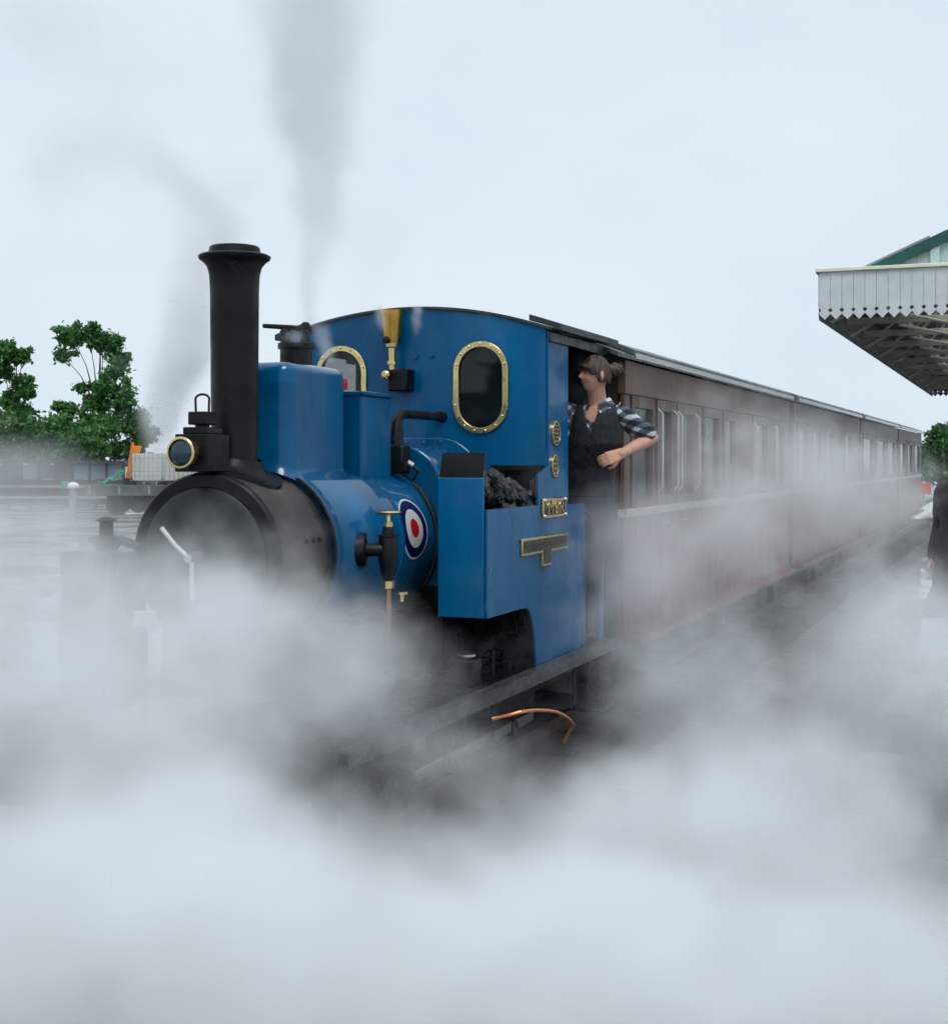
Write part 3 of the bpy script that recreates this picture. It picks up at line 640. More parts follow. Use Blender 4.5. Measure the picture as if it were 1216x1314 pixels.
    for yw in (y0 + 0.9, y0 + 1.7, y1 - 1.7, y1 - 0.9):
        for sx in (-1, 1):
            MB().lathe((XC + sx * 0.30, yw, 0.20), (sx, 0, 0), [(0, 0.06), (0.0, 0.2), (0.07, 0.19), (0.07, 0.05)], 24).build('wheel', darkiron, c)
    return c
coach(8.08, 14.22, [(8.25, 8.80, 0), (8.87, 9.30, 2), (9.42, 9.95, 2), (10.25, 10.85, 0), (11.0, 11.5, 0), (12.25, 13.0, 1), (13.34, 13.95, 1)], 'brown boarded coach coupled directly behind the blue locomotive', True)
coach(14.50, 20.45, [(14.8, 15.5, 0), (15.9, 16.6, 0), (16.97, 17.6, 1), (18.1, 18.7, 0), (18.85, 19.6, 1)], 'brown boarded coach second behind the locomotive')
coach(20.70, 26.6, [(21.0, 22.4, 0), (22.9, 24.4, 1), (24.8, 26.2, 1)], 'brown boarded coach third behind the locomotive, with wide dark windows')
coach(26.85, 32.7, [(27.2, 28.4, 0), (29.0, 30.2, 1), (30.8, 32.2, 0)], 'last brown boarded coach at the far end of the train')

# ------------------------------------------------------------------ station canopy
CX0, CYA, CYB, CZ = -1.81, 13.27, 29.7, 2.93
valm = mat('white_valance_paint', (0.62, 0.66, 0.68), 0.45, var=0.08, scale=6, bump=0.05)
valin = mat('grey_valance_back', (0.26, 0.25, 0.25), 0.6, var=0.3, scale=6, bump=0.1)  # darker grey than the front boards, for the side and far end
crm = mat('cream_steelwork_paint', (0.80, 0.79, 0.62), 0.45, var=0.1, scale=6)
dgrn = mat('dark_green_roof_lining', (0.012, 0.10, 0.085), 0.45, var=0.25, scale=4)
pgrn = mat('pale_green_gable_board', (0.52, 0.66, 0.64), 0.5, var=0.08, scale=5)
zinc = mat('grey_zinc_roof', (0.32, 0.35, 0.36), 0.4, var=0.15)
can = thing('station_canopy', 'station platform canopy with white saw-toothed valance boards and green gable', 'canopy', (1.0, (CYA + CYB) / 2, 0))
WB = 0.103
def vboard(m, nm):
    h = WB / 2 - 0.0015; r = 0.017; zc = 0.088
    right = [(h, 0.44), (h, zc + r)] + [(h - r * math.sin(a), zc + r * math.cos(a)) for a in (PI * k / 6 for k in range(1, 6))] + [(h, zc - r), (h, 0.052)]
    poly = right + [(0, 0)] + [(-x, z) for x, z in right[::-1]]
    return sheet(poly, [], 'Y', -0.009, 0.018).mesh(nm, m, smooth=0)
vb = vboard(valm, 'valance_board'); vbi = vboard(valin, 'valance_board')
nb = 40
for k in range(nb):
    inst('valance_board', vb, can, (CX0 + WB * (k + 0.5), CYA + random.uniform(-0.003, 0.003), CZ))
ny = int((CYB - CYA - 0.03) / WB)
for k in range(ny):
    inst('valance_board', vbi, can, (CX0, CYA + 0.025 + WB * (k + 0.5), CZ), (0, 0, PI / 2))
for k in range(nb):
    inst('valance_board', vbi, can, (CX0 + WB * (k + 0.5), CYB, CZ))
XR = CX0 + WB * nb
MB().box(CX0 - 0.03, XR, CYA - 0.035, CYA + 0.03, CZ + 0.44, CZ + 0.475).build('valance_capping', crm, can, bevel=0.006)
MB().box(CX0 - 0.035, CX0 + 0.03, CYA + 0.032, CYB + 0.03, CZ + 0.44, CZ + 0.475).build('valance_capping', crm, can)
RXC, RZ0, RZ1, RX0 = 0.35, CZ + 0.44, CZ + 1.22, CX0 + 0.36
def slab(xa, za, xb, zb, ya, yb, t0, t1):
    """A sloping panel between two ridge-parallel lines, t0..t1 above the roof line."""
    return MB().add([(x, y, z + t) for t in (t0, t1) for y in (ya, yb) for x, z in ((xa, za), (xb, zb))],
                    [(0, 2, 3, 1), (4, 5, 7, 6), (0, 1, 5, 4), (2, 6, 7, 3), (0, 4, 6, 2), (1, 3, 7, 5)])
add_skyl = glass_mat('added_rooflight_glass', (0.75, 0.80, 0.80), 0.25)  # rooflights added to let daylight brighten the beams below
for xe in (RX0, 2 * RXC - RX0):
    def rp(f): return xe + (RXC - xe) * f, RZ0 + (RZ1 - RZ0) * f
    for f0, f1 in ((0.0, 0.34), (0.93, 1.0)):
        (xa, za), (xb, zb) = rp(f0), rp(f1)
        slab(xa, za, xb, zb, CYA + 0.04, CYB, 0.0, 0.03).build('roof_slope', zinc, can, smooth=0)
        slab(xa, za, xb, zb, CYA + 0.07, CYB - 0.05, -0.03, -0.004).build('roof_lining', dgrn, can, smooth=0)
    (xa, za), (xb, zb) = rp(0.34), rp(0.93)
    nbay = 10
    for k in range(nbay):
        ya = CYA + 0.10 + (CYB - CYA - 0.10) * k / nbay; yb = CYA + 0.10 + (CYB - CYA - 0.10) * (k + 1) / nbay
        if k % 4 != 3: slab(xa, za, xb, zb, ya + 0.03, yb - 0.03, 0.004, 0.012).build('added_rooflight_pane', add_skyl, can, smooth=0)
        else:
            slab(xa, za, xb, zb, ya, yb, 0.0, 0.03).build('roof_slope', zinc, can, smooth=0)
            slab(xa, za, xb, zb, ya, yb, -0.03, -0.004).build('roof_lining', dgrn, can, smooth=0)
    (xa, za), (xb, zb) = rp(0.0), rp(1.0)
    slab(xa, za, xb, zb, CYA + 0.02, CYA + 0.038, -0.10, 0.005).build('barge_board', dgrn, can, smooth=0)
k = 0
x = RX0 + 0.2
while x < 2 * RXC - RX0 - 0.2:                 # gable boards
    zt0 = RZ0 - 0.09 + (RZ1 - RZ0) * (1 - abs(x - RXC) / (RXC - RX0)); zt1 = RZ0 - 0.09 + (RZ1 - RZ0) * (1 - abs(x + 0.147 - RXC) / (RXC - RX0))
    MB().prism([(x, CZ + 0.40), (x + 0.147, CZ + 0.40), (x + 0.147, max(zt1, CZ + 0.41)), (x, max(zt0, CZ + 0.41))], 'Y', CYA + 0.075, CYA + 0.09).build('gable_board', pgrn, can, smooth=0)
    x += 0.15
MB().box(RX0 + 0.62, RX0 + 0.70, CYA + 0.035, CYA + 0.07, CZ + 0.475, CZ + 0.66).build('gable_bracket', pgrn, can)
# eaves strip between valance and slope
MB().box(CX0 + 0.02, RX0 + 0.02, CYA + 0.035, CYB - 0.02, CZ + 0.405, CZ + 0.43).build('eaves_board', dgrn, can, smooth=0)
# trusses
for k in range(11):
    y = CYA + 0.45 + (CYB - CYA - 0.8) * k / 10
    MB().box(CX0 + 0.02, XR - 0.05, y - 0.03, y + 0.03, CZ + 0.14, CZ + 0.21).build('tie_beam', crm, can, bevel=0.006)
    for xa in [CX0 + 0.25 + 0.42 * j for j in range(9)]:
        xb = xa + 0.40; zt_ = RZ0 + (RZ1 - RZ0) * (1 - abs(xb - RXC) / (RXC - RX0)) - 0.05
        MB().tube([(xa, y, CZ + 0.21), (xb, y, max(CZ + 0.40, zt_))], 0.02, 6).build('truss_strut', crm, can)
    MB().tube([(CX0 + 0.05, y, CZ + 0.02), (CX0 + 0.30, y + 0.02, CZ + 0.16)], 0.018, 6).build('valance_brace', crm, can)
for xa in (CX0 + 0.55, CX0 + 1.1, CX0 + 1.65):
    MB().box(xa - 0.025, xa + 0.025, CYA + 0.06, CYB - 0.06, CZ + 0.211, CZ + 0.26).build('purlin', crm, can)
    for k in range(10):
        y = CYA + 0.45 + (CYB - CYA - 0.8) * k / 10
        MB().tube([(xa, y, CZ + 0.12), (xa + 0.5, y + 1.55, CZ + 0.12)], 0.018, 6).build('wind_brace', crm, can)
for y in (14.6, 19.4, 24.2, 29.0):
    MB().lathe((0.95, y, 0.0), (0, 0, 1), [(0, 0.12), (0.25, 0.12), (0.27, 0.07), (2.9, 0.06), (3.0, 0.11), (3.2, 0.11)], 16).build('canopy_column', crm, can)

# ------------------------------------------------------------------ people
def finish(mb, name, m, parent, voxel, smooth_it=4, push=0.0, nscale=6.0):
    """Fuse overlapping limb shapes into one skin, smooth it, optionally crease it, and freeze the result."""
    me = mb.mesh(name, None, smooth=0)
    o = bpy.data.objects.new(name, me); C.objects.link(o)
    r = o.modifiers.new('r', 'REMESH'); r.mode = 'VOXEL'; r.voxel_size = voxel; r.use_smooth_shade = True
    s = o.modifiers.new('s', 'SMOOTH'); s.iterations = smooth_it; s.factor = 0.5
    if push:
        tx = bpy.data.textures.new('fold_' + name, 'CLOUDS'); tx.noise_scale = 1.0 / nscale; tx.noise_depth = 2
        d = o.modifiers.new('d', 'DISPLACE'); d.texture = tx; d.strength = push; d.mid_level = 0.5; d.texture_coords = 'LOCAL'
    bpy.context.view_layer.update()
    out = bpy.data.meshes.new_from_object(o.evaluated_get(bpy.context.evaluated_depsgraph_get()))
    bpy.data.objects.remove(o)
    out.name = name; out.materials.clear(); out.materials.append(m)
    out.polygons.foreach_set('use_smooth', [True] * len(out.polygons))
    q = bpy.data.objects.new(name, out); C.objects.link(q); q.parent = parent
    return q

def limb(mb, pts, rs, n=14):
    """Rounded tapering chain through joints."""
    for i in range(len(pts) - 1):
        mb.cyl(pts[i], pts[i + 1], rs[i], rs[i + 1], n)
    for p, r in zip(pts, rs): mb.ball(p, r * 1.0, n, 10)

def torso(mb, rings, n=28):
    """rings: (centre, half width, half depth, turn)"""
    out = []
    for c, hw, hd, tz in rings:
        c = Vector(c); R = Matrix.Rotation(tz, 3, 'Z')
        out.append([c + R @ Vector((hw * math.copysign(abs(math.cos(t)) ** 0.85, math.cos(t)), hd * math.copysign(abs(math.sin(t)) ** 0.9, math.sin(t)), 0)) for t in (2 * PI * k / n for k in range(n))])
    mb.ring_loft(out)

def head_grid(c, R, sc=1.0, nu=56, nv=44):
    """A head with brow, sockets, nose, lips, cheeks, chin; local front is -Y."""
    vs = []; fs = []
    def gauss(a, b, s, t): return math.exp(-((a / s) ** 2 + (b / t) ** 2))
    for i in range(nv + 1):
        ph = PI * i / nv
        for j in range(nu):
            th = 2 * PI * j / nu
            d = Vector((math.sin(ph) * math.sin(th), -math.sin(ph) * math.cos(th), math.cos(ph)))
            x, y, z = d.x * 0.076, d.y * 0.096, d.z * 0.112
            if z < 0:                                        # jaw narrows, face flatter
                x *= 1 - 0.30 * min(1, -z / 0.105) ** 1.3
                if d.y > 0: y *= 1 - 0.35 * min(1, -z / 0.105)
            if d.y < 0: y *= 0.93 + 0.05 * (1 - abs(d.x))
            f = 1.0 if d.y < 0 else 0.0
            nose = gauss(x, z + 0.016, 0.013, 0.014) * 0.026 + gauss(x, z - 0.006, 0.010, 0.022) * 0.014
            sock = (gauss(x - 0.031, z - 0.012, 0.017, 0.012) + gauss(x + 0.031, z - 0.012, 0.017, 0.012)) * -0.011
            brow = gauss(abs(x) - 0.028, z - 0.032, 0.03, 0.008) * 0.005
            lips = gauss(x, z + 0.047, 0.022, 0.007) * 0.006 + gauss(x, z + 0.060, 0.02, 0.006) * 0.005 - gauss(x, z + 0.0535, 0.024, 0.003) * 0.005
            chin = gauss(x, z + 0.088, 0.026, 0.018) * 0.010
            chk = gauss(abs(x) - 0.042, z + 0.025, 0.02, 0.02) * 0.006
            y -= f * (nose + sock + brow + lips + chin + chk)
            vs.append(Vector(c) + R @ (Vector((x, y, z)) * sc))
    for i in range(nv):
        for j in range(nu):
            a, b = i * nu + j, i * nu + (j + 1) % nu
            fs.append((a, a + nu, b + nu, b))
    mb = MB(); mb.add(vs, fs); return mb

skin = mat('skin', (0.62, 0.33, 0.23), 0.5, var=0.12, scale=14)
hairm = mat('brown_hair', (0.055, 0.026, 0.015), 0.45, var=0.5, scale=60, stretch=(1, 1, 0.25), bump=0.4, bscale=120)
vestm = mat('black_waistcoat', (0.012, 0.016, 0.022), 0.75, var=0.35, scale=25, bump=0.2)
trous = mat('dark_navy_overalls', (0.012, 0.016, 0.028), 0.75, var=0.35, scale=25, bump=0.2)
boots = mat('black_boot_leather', (0.012, 0.011, 0.010), 0.45)
coatm = mat('dark_grey_raincoat', (0.028, 0.028, 0.03), 0.6, var=0.3, scale=10, bump=0.15)
eyew = mat('eye_white', (0.7, 0.68, 0.65), 0.25); eyed = mat('dark_iris', (0.02, 0.012, 0.008), 0.2)
lipm = mat('lips', (0.36, 0.13, 0.10), 0.45)

def plaid():
    m = bpy.data.materials.new('blue_white_plaid_cotton'); m.use_nodes = True; n = m.node_tree; b = n.nodes['Principled BSDF']; b.inputs['Roughness'].default_value = 0.8
    g = n.nodes.new('ShaderNodeTexCoord'); r_ = n.nodes.new('ShaderNodeMapping'); r_.inputs['Rotation'].default_value = (0.25, 0.75, 0.5)
    n.links.new(g.outputs['Object'], r_.inputs[0]); sp = n.nodes.new('ShaderNodeSeparateXYZ'); n.links.new(r_.outputs[0], sp.inputs[0])
    ws = []
    for ax in ('X', 'Z'):
        s = n.nodes.new('ShaderNodeMath'); s.operation = 'MULTIPLY'; s.inputs[1].default_value = 2 * PI / 0.05; n.links.new(sp.outputs[ax], s.inputs[0])
        k = n.nodes.new('ShaderNodeMath'); k.operation = 'SINE'; n.links.new(s.outputs[0], k.inputs[0])
        q = n.nodes.new('ShaderNodeMapRange'); q.inputs['From Min'].default_value = 0.0; q.inputs['From Max'].default_value = 0.45; n.links.new(k.outputs[0], q.inputs['Value']); ws.append(q)
    a = n.nodes.new('ShaderNodeMath'); a.operation = 'ADD'; n.links.new(ws[0].outputs[0], a.inputs[0]); n.links.new(ws[1].outputs[0], a.inputs[1])
    rp = n.nodes.new('ShaderNodeValToRGB'); rp.color_ramp.interpolation = 'LINEAR'
    rp.color_ramp.elements[0].color = (0.012, 0.018, 0.035, 1); rp.color_ramp.elements[1].color = (0.62, 0.66, 0.70, 1)
    e = rp.color_ramp.elements.new(0.5); e.color = (0.085, 0.11, 0.15, 1)
    h = n.nodes.new('ShaderNodeMath'); h.operation = 'MULTIPLY'; h.inputs[1].default_value = 0.5; n.links.new(a.outputs[0], h.inputs[0]); n.links.new(h.outputs[0], rp.inputs[0]); n.links.new(rp.outputs[0], b.inputs['Base Color'])
    return m
plaidm = plaid()

def hand(mb, wrist, dirn, palm_n, sc=1.0, curl=0.6):
    """Palm and five bent fingers; dirn points from wrist to fingertips, palm_n out of the palm."""
    d = Vector(dirn).normalized(); nrm = Vector(palm_n); nrm = (nrm - d * nrm.dot(d)).normalized(); s = d.cross(nrm)
    w = Vector(wrist)
    for k, off in enumerate((-0.028, -0.010, 0.010, 0.028)):
        limb(mb, [w + s * off * 0.6 * sc, w + (d * 0.085 + s * off) * sc], [0.017 * sc, 0.0135 * sc], 10)
        ln = (0.062, 0.078, 0.082, 0.072)[3 - k] * sc
        p = w + (d * 0.088 + s * off) * sc; pts = [p]; a = 0
        for seg in (0.45, 0.32, 0.23):
            a += curl; p = p + (d * math.cos(a) + nrm * math.sin(a)) * ln * seg; pts.append(p)
        limb(mb, pts, [0.0098 * sc, 0.0092 * sc, 0.0086 * sc, 0.0076 * sc], 10)
    p = w + (d * 0.03 + s * 0.024) * sc
    limb(mb, [p, p + (d * 0.032 + s * 0.026 + nrm * 0.014) * sc, p + (d * 0.062 + s * 0.030 + nrm * 0.03) * sc], [0.014 * sc, 0.0112 * sc, 0.009 * sc], 10)

def ear(mb, c, R, sgn):
    p = Vector(c) + R @ Vector((sgn * 0.076, 0.008, -0.002))
    mb.add(*(lambda q: (q.v, q.f))(MB().ball(p, (0.012, 0.018, 0.031), 12, 8)))

# ---- driver leaning from the cab doorway
drv = thing('person', 'engine driver in dark waistcoat and plaid shirt leaning out of the blue cab', 'person', (-2.42, 7.60, 0.602))
O = Vector(drv.location)
hc = at(763, 482, Y=7.43) - O; HR = Matrix.Rotation(math.radians(-42), 3, 'Z') @ Matrix.Rotation(math.radians(-3), 3, 'X') @ Matrix.Scale(0.88, 3)
def W(x, y, z): return Vector((x, y, z)) - O
neck = W(-2.222, 7.470, 1.938)
shL, shR = W(-2.095, 7.50, 1.875), W(-2.375, 7.46, 1.885)
elb = at(836, 562, Y=7.70) - O; wri = at(797, 582, Y=7.43) - O
hipc = W(-2.32, 7.585, 1.40)
body = head_grid(hc, HR, 1.0)
ear(body, hc, HR, 1); ear(body, hc, HR, -1)
limb(body, [neck + Vector((0, 0.02, -0.06)), neck + Vector((-0.003, 0.006, 0.02)), hc + Vector((0, 0.012, -0.055))], [0.062, 0.053, 0.051])
torso(body, [(hipc + Vector((0, 0, -0.10)), 0.15, 0.10, 0.0), (hipc, 0.155, 0.10, 0.0), (W(-2.29, 7.55, 1.56), 0.13, 0.09, 0.0), (W(-2.25, 7.50, 1.74), 0.15, 0.10, 0.0), (W(-2.24, 7.485, 1.865), 0.14, 0.085, 0.0), (neck + Vector((0, 0, -0.02)), 0.07, 0.06, 0)])
limb(body, [shL, (shL + elb) / 2, elb], [0.052, 0.043, 0.036]); limb(body, [elb, elb.lerp(wri, 0.3), wri], [0.038, 0.040, 0.026])
hand(body, wri, (at(776, 590, Y=7.37) - O) - wri, (-0.75, 0.5, -0.3), 0.95, 0.55)
elR = W(-2.50, 7.40, 1.63); wrR = W(-2.47, 7.22, 1.52)
limb(body, [shR, elR], [0.052, 0.037]); limb(body, [elR, wrR], [0.039, 0.027]); hand(body, wrR, (0.1, -1, -0.2), (0, 0, -1), 0.95, 0.7)
legs = []
for s in (-1, 1):
    h0 = hipc + Vector((0.085 * s, 0.01, -0.06)); kn = W(-2.40 + 0.10 * s, 7.57, 1.03); an = W(-2.43 + 0.11 * s, 7.63, 0.69); legs.append((h0, kn, an))
    limb(body, [h0, kn, an], [0.085, 0.058, 0.042]); limb(body, [an + Vector((0, 0.02, -0.04)), an + Vector((0, -0.15, -0.055))], [0.034, 0.03])
finish(body, 'body', skin, drv, 0.005, 2)
sh = MB()
torso(sh, [(hipc + Vector((0, 0, 0.03)), 0.148, 0.098, 0), (W(-2.287, 7.547, 1.58), 0.126, 0.090, 0), (W(-2.25, 7.502, 1.74), 0.146, 0.100, 0), (W(-2.24, 7.489, 1.865), 0.148, 0.090, 0), (neck + Vector((0, 0.008, -0.03)), 0.078, 0.066, 0), (neck + Vector((0, 0.008, 0.0)), 0.066, 0.060, 0)])
sl = shL.lerp(elb, 0.80); limb(sh, [shL, shL.lerp(elb, 0.45), sl], [0.060, 0.058, 0.060]); limb(sh, [shR, shR.lerp(elR, 0.7)], [0.066, 0.062])
def open_neck(o, cx, z0, slope, ymax):
    bm = bmesh.new(); bm.from_mesh(o.data)
    bmesh.ops.delete(bm, geom=[v for v in bm.verts if v.co.y < ymax and v.co.z > z0 and abs(v.co.x - cx) < (v.co.z - z0) * slope], context='VERTS')
    bm.to_mesh(o.data); bm.free()
    s = o.modifiers.new('cloth', 'SOLIDIFY'); s.thickness = 0.004; s.offset = -1
open_neck(finish(sh, 'shirt', plaidm, drv, 0.006, 4, 0.014, 11), neck.x - 0.012, neck.z - 0.075, 0.75, neck.y + 0.0)
# collar flaps
for s in (-1, 1):
    cf_ = neck + Vector((0.052 * s, -0.035, 0.005))
    MB().add([cf_ + Vector((0.012 * s, 0.05, 0.032)), cf_ + Vector((-0.030 * s, -0.030, -0.010)), cf_ + Vector((-0.012 * s, -0.048, -0.058)), cf_ + Vector((0.038 * s, -0.008, -0.030)), cf_ + Vector((0.044 * s, 0.05, -0.006)),
              cf_ + Vector((0.012 * s, 0.058, 0.034)), cf_ + Vector((-0.030 * s, -0.022, -0.008)), cf_ + Vector((-0.012 * s, -0.040, -0.058)), cf_ + Vector((0.038 * s, 0.0, -0.030)), cf_ + Vector((0.044 * s, 0.058, -0.006))],
             [(0, 1, 2, 3, 4), (9, 8, 7, 6, 5), (0, 5, 6, 1), (1, 6, 7, 2), (2, 7, 8, 3), (3, 8, 9, 4), (4, 9, 5, 0)]).build('shirt_collar', plaidm, drv, local=True)
vs_ = MB()
torso(vs_, [(hipc + Vector((0, 0, 0.02)), 0.160, 0.116, 0), (W(-2.285, 7.545, 1.58), 0.142, 0.106, 0), (W(-2.25, 7.502, 1.72), 0.164, 0.119, 0), (W(-2.243, 7.493, 1.82), 0.160, 0.114, 0), (W(-2.238, 7.492, 1.89), 0.152, 0.102, 0), (W(-2.232, 7.495, 1.935), 0.108, 0.080, 0)])
open_neck(finish(vs_, 'waistcoat', vestm, drv, 0.006, 4, 0.012, 10), neck.x - 0.014, neck.z - 0.16, 0.34, neck.y + 0.0)
btn = MB().ball((0, 0, 0), (0.006, 0.004, 0.006), 10, 6).mesh('waistcoat_button', boots)
for bx, bz in ((754, 572), (755, 586), (756, 600)):
    q_ = at(bx, bz, Y=7.385 + 0.0012 * (bz - 572)); inst('waistcoat_button', btn, drv, q_)
tr = MB()
torso(tr, [(hipc + Vector((0, 0, -0.12)), 0.155, 0.112, 0), (hipc + Vector((0, 0, 0.03)), 0.166, 0.112, 0)])
for h0, kn, an in legs: limb(tr, [h0, kn, an + Vector((0, 0, 0.0))], [0.098, 0.076, 0.066])
finish(tr, 'overalls', trous, drv, 0.010, 4, 0.02, 8)
for h0, kn, an in legs:
    b = MB(); limb(b, [an + Vector((0, 0.02, 0.02)), an + Vector((0, 0.01, -0.045)), an + Vector((0, -0.08, -0.052)), an + Vector((0, -0.17, -0.060))], [0.052, 0.045, 0.040, 0.032]); finish(b, 'boot', boots, drv, 0.008, 3)
# hair cap, fringe and bun
hp = MB(); hv = []; hf = []
nu, nv = 40, 20
for i in range(nv + 1):
    ph = PI * 0.64 * i / nv
    for j in range(nu):
        th = 2 * PI * j / nu; fr = max(0, math.cos(th))
        lim = PI * (0.62 - 0.29 * fr ** 1.3)
        p_ = min(ph, lim)
        wob = 1 + 0.035 * math.sin(9 * th + 3 * ph) + 0.03 * math.sin(17 * th - 5 * ph + 1)
        hv.append(hc + HR @ Vector((math.sin(p_) * math.sin(th) * 0.086 * wob, -math.sin(p_) * math.cos(th) * 0.105 * wob + 0.004, math.cos(p_) * 0.123 * wob + 0.002)))
for i in range(nv):
    for j in range(nu): a, b = i * nu + j, i * nu + (j + 1) % nu; hf.append((a, a + nu, b + nu, b))
hp.add(hv, hf)
hair = hp.build('hair', hairm, drv, local=True, smooth=80)
sm_ = hair.modifiers.new('thick', 'SOLIDIFY'); sm_.thickness = 0.012; sm_.offset = -1
for k in range(16):
    t = -0.95 + 1.75 * k / 15; a = Vector((math.sin(t) * 0.082, -math.cos(t) * 0.100, 0.060)); 
    e = Vector((math.sin(t) * 0.084, -math.cos(t) * 0.103, 0.036 - 0.034 * abs(t) + random.uniform(-0.01, 0.008)))
    MB().tube([hc + HR @ (a * 0.97), hc + HR @ ((a + e) / 2 * 1.05), hc + HR @ e], [0.013, 0.012, 0.003], 8).build('hair_lock', hairm, hair, local=True)
bc = hc + HR @ Vector((0.02, 0.135, 0.045))
bn = MB(); limb(bn, [hc + HR @ Vector((0.015, 0.09, 0.045)), bc], [0.03, 0.042])
finish(bn, 'hair_bun', hairm, drv, 0.006, 2, 0.02, 30)
for k in range(5): 
    MB().tube([bc + Vector((random.uniform(-.02, .02), random.uniform(-.02, .02), 0.02)), bc + Vector((random.uniform(0.01, .05), random.uniform(0, .04), random.uniform(0.0, 0.05))), bc + Vector((random.uniform(0.03, .06), random.uniform(0, .06), random.uniform(-0.05, 0.0)))], [0.008, 0.007, 0.002], 6).build('hair_wisp', hairm, hair, local=True)
for s in (-1, 1):
    MB().ball(hc + HR @ Vector((0.031 * s, -0.074, 0.010)), 0.0098, 12, 8).build('eye', eyew, drv, local=True)
    MB().ball(hc + HR @ Vector((0.032 * s, -0.0825, 0.009)), (0.0058, 0.003, 0.0052), 10, 6).build('iris', eyed, drv, local=True)
    MB().tube([hc + HR @ Vector((0.014 * s, -0.094, 0.030)), hc + HR @ Vector((0.031 * s, -0.092, 0.035)), hc + HR @ Vector((0.05 * s, -0.078, 0.030))], [0.004, 0.005, 0.003], 8).build('eyebrow', hairm, drv, local=True)
MB().tube([hc + HR @ Vector((-0.030, -0.075, -0.044)), hc + HR @ Vector((-0.012, -0.0862, -0.0525)), hc + HR @ Vector((0.012, -0.0862, -0.0525)), hc + HR @ Vector((0.030, -0.075, -0.044))], [0.002, 0.0045, 0.0045, 0.002], 8).build('mouth', lipm, drv, local=True)

# ---- bystander in a long coat at the platform's right
bp = at(1234, 855, Z=0.0)
by = thing('person', 'bystander in long dark grey coat standing on the platform near the canopy', 'person', (bp.x, bp.y, 0.0), rz=math.radians(-40))
bd = head_grid((0, -0.02, 1.60), Matrix.Identity(3)); ear(bd, (0, -0.02, 1.60), Matrix.Identity(3), 1); ear(bd, (0, -0.02, 1.60), Matrix.Identity(3), -1)
limb(bd, [(0, 0.01, 1.42), (0, -0.005, 1.55)], [0.06, 0.055])
torso(bd, [((0, 0, 0.80), 0.16, 0.11, 0), ((0, 0, 0.95), 0.16, 0.11, 0), ((0, 0, 1.15), 0.14, 0.10, 0), ((0, 0, 1.33), 0.17, 0.11, 0), ((0, 0, 1.43), 0.12, 0.08, 0)])
fa = []
for s in (-1, 1):
    limb(bd, [(0.18 * s, 0, 1.36), (0.235 * s, 0.02, 1.08), (0.22 * s, -0.08, 0.84)], [0.05, 0.04, 0.027]); hand(bd, (0.22 * s, -0.085, 0.83), (0, -0.25, -1), (-s, 0, 0), 0.95, 0.35)
    limb(bd, [(0.085 * s, 0, 0.84), (0.09 * s, -0.02 - 0.03 * s, 0.47), (0.09 * s, 0.02 - 0.06 * s, 0.09)], [0.085, 0.058, 0.042]); fa.append(Vector((0.09 * s, 0.02 - 0.06 * s, 0.09)))
finish(bd, 'body', skin, by, 0.007, 2)
ct = MB()
torso(ct, [((0, 0.0, 0.40), 0.31, 0.29, 0), ((0, 0, 0.62), 0.24, 0.20, 0), ((0, 0, 0.95), 0.205, 0.16, 0), ((0, 0, 1.15), 0.185, 0.14, 0), ((0, 0, 1.33), 0.205, 0.14, 0), ((0, 0, 1.43), 0.16, 0.11, 0), ((0, 0.01, 1.50), 0.085, 0.08, 0)])
for s in (-1, 1): limb(ct, [(0.19 * s, 0, 1.37), (0.245 * s, 0.02, 1.08), (0.228 * s, -0.07, 0.87)], [0.078, 0.066, 0.056])
finish(ct, 'coat', coatm, by, 0.012, 4, 0.03, 5)
tb = MB()
for s, f_ in zip((-1, 1), fa): limb(tb, [(0.085 * s, 0, 0.84), (0.09 * s, -0.02 - 0.03 * s, 0.47), f_ + Vector((0, 0, 0.02))], [0.098, 0.076, 0.07])
finish(tb, 'trousers', trous, by, 0.010, 3, 0.02, 8)
for f_ in fa:
    b = MB(); limb(b, [f_ + Vector((0, 0.03, 0.0)), f_ + Vector((0, 0.03, -0.045)), f_ + Vector((0, -0.09, -0.052)), f_ + Vector((0, -0.20, -0.058))], [0.052, 0.044, 0.038, 0.031]); finish(b, 'shoe', boots, by, 0.008, 3)
hb = MB(); limb(hb, [(0, 0.01, 1.655), (0, 0.03, 1.62)], [0.088, 0.088]); finish(hb, 'hair', hairm, by, 0.008, 2, 0.01, 20)

# ------------------------------------------------------------------ yard on the left: flat wagon and its load, shelter, posts
galv = mat('galvanised_steel', (0.30, 0.31, 0.31), 0.4, metal=0.6, var=0.2)
hdpe = mat('translucent_white_plastic', (0.72, 0.72, 0.66), 0.4, var=0.08, scale=3)
orang = mat('orange_machine_paint', (0.75, 0.20, 0.015), 0.4, var=0.25, scale=4, rvar=0.15)
wagm = mat('grey_green_wagon_paint', (0.10, 0.115, 0.10), 0.5, var=0.3, scale=3, bump=0.1)
grnh = mat('green_hose', (0.05, 0.30, 0.22), 0.5, var=0.2)
GZ = -0.16
def wpos(px, py, D): return at(px, py, D=D)
XA = Vector((CY, SY, 0)); DA = Vector((-SY, CY, 0))           # across and away, as seen from the platform
WD = 48.0
wc_ = wpos(190, 650, WD); 
wag = thing('flat_wagon', 'long low grey green flat wagon in the yard loaded with white tanks', 'wagon', (wc_.x, wc_.y, GZ), rz=YAW)
L2 = 1.8
z_ = lambda py, D=WD: EYE + (HZN - py) * D / F_PX - GZ
dz = z_(622)
MB().box(-L2, 4.2, -0.9, 0.9, dz - 0.08, dz).build('deck', woodm, wag, local=True)
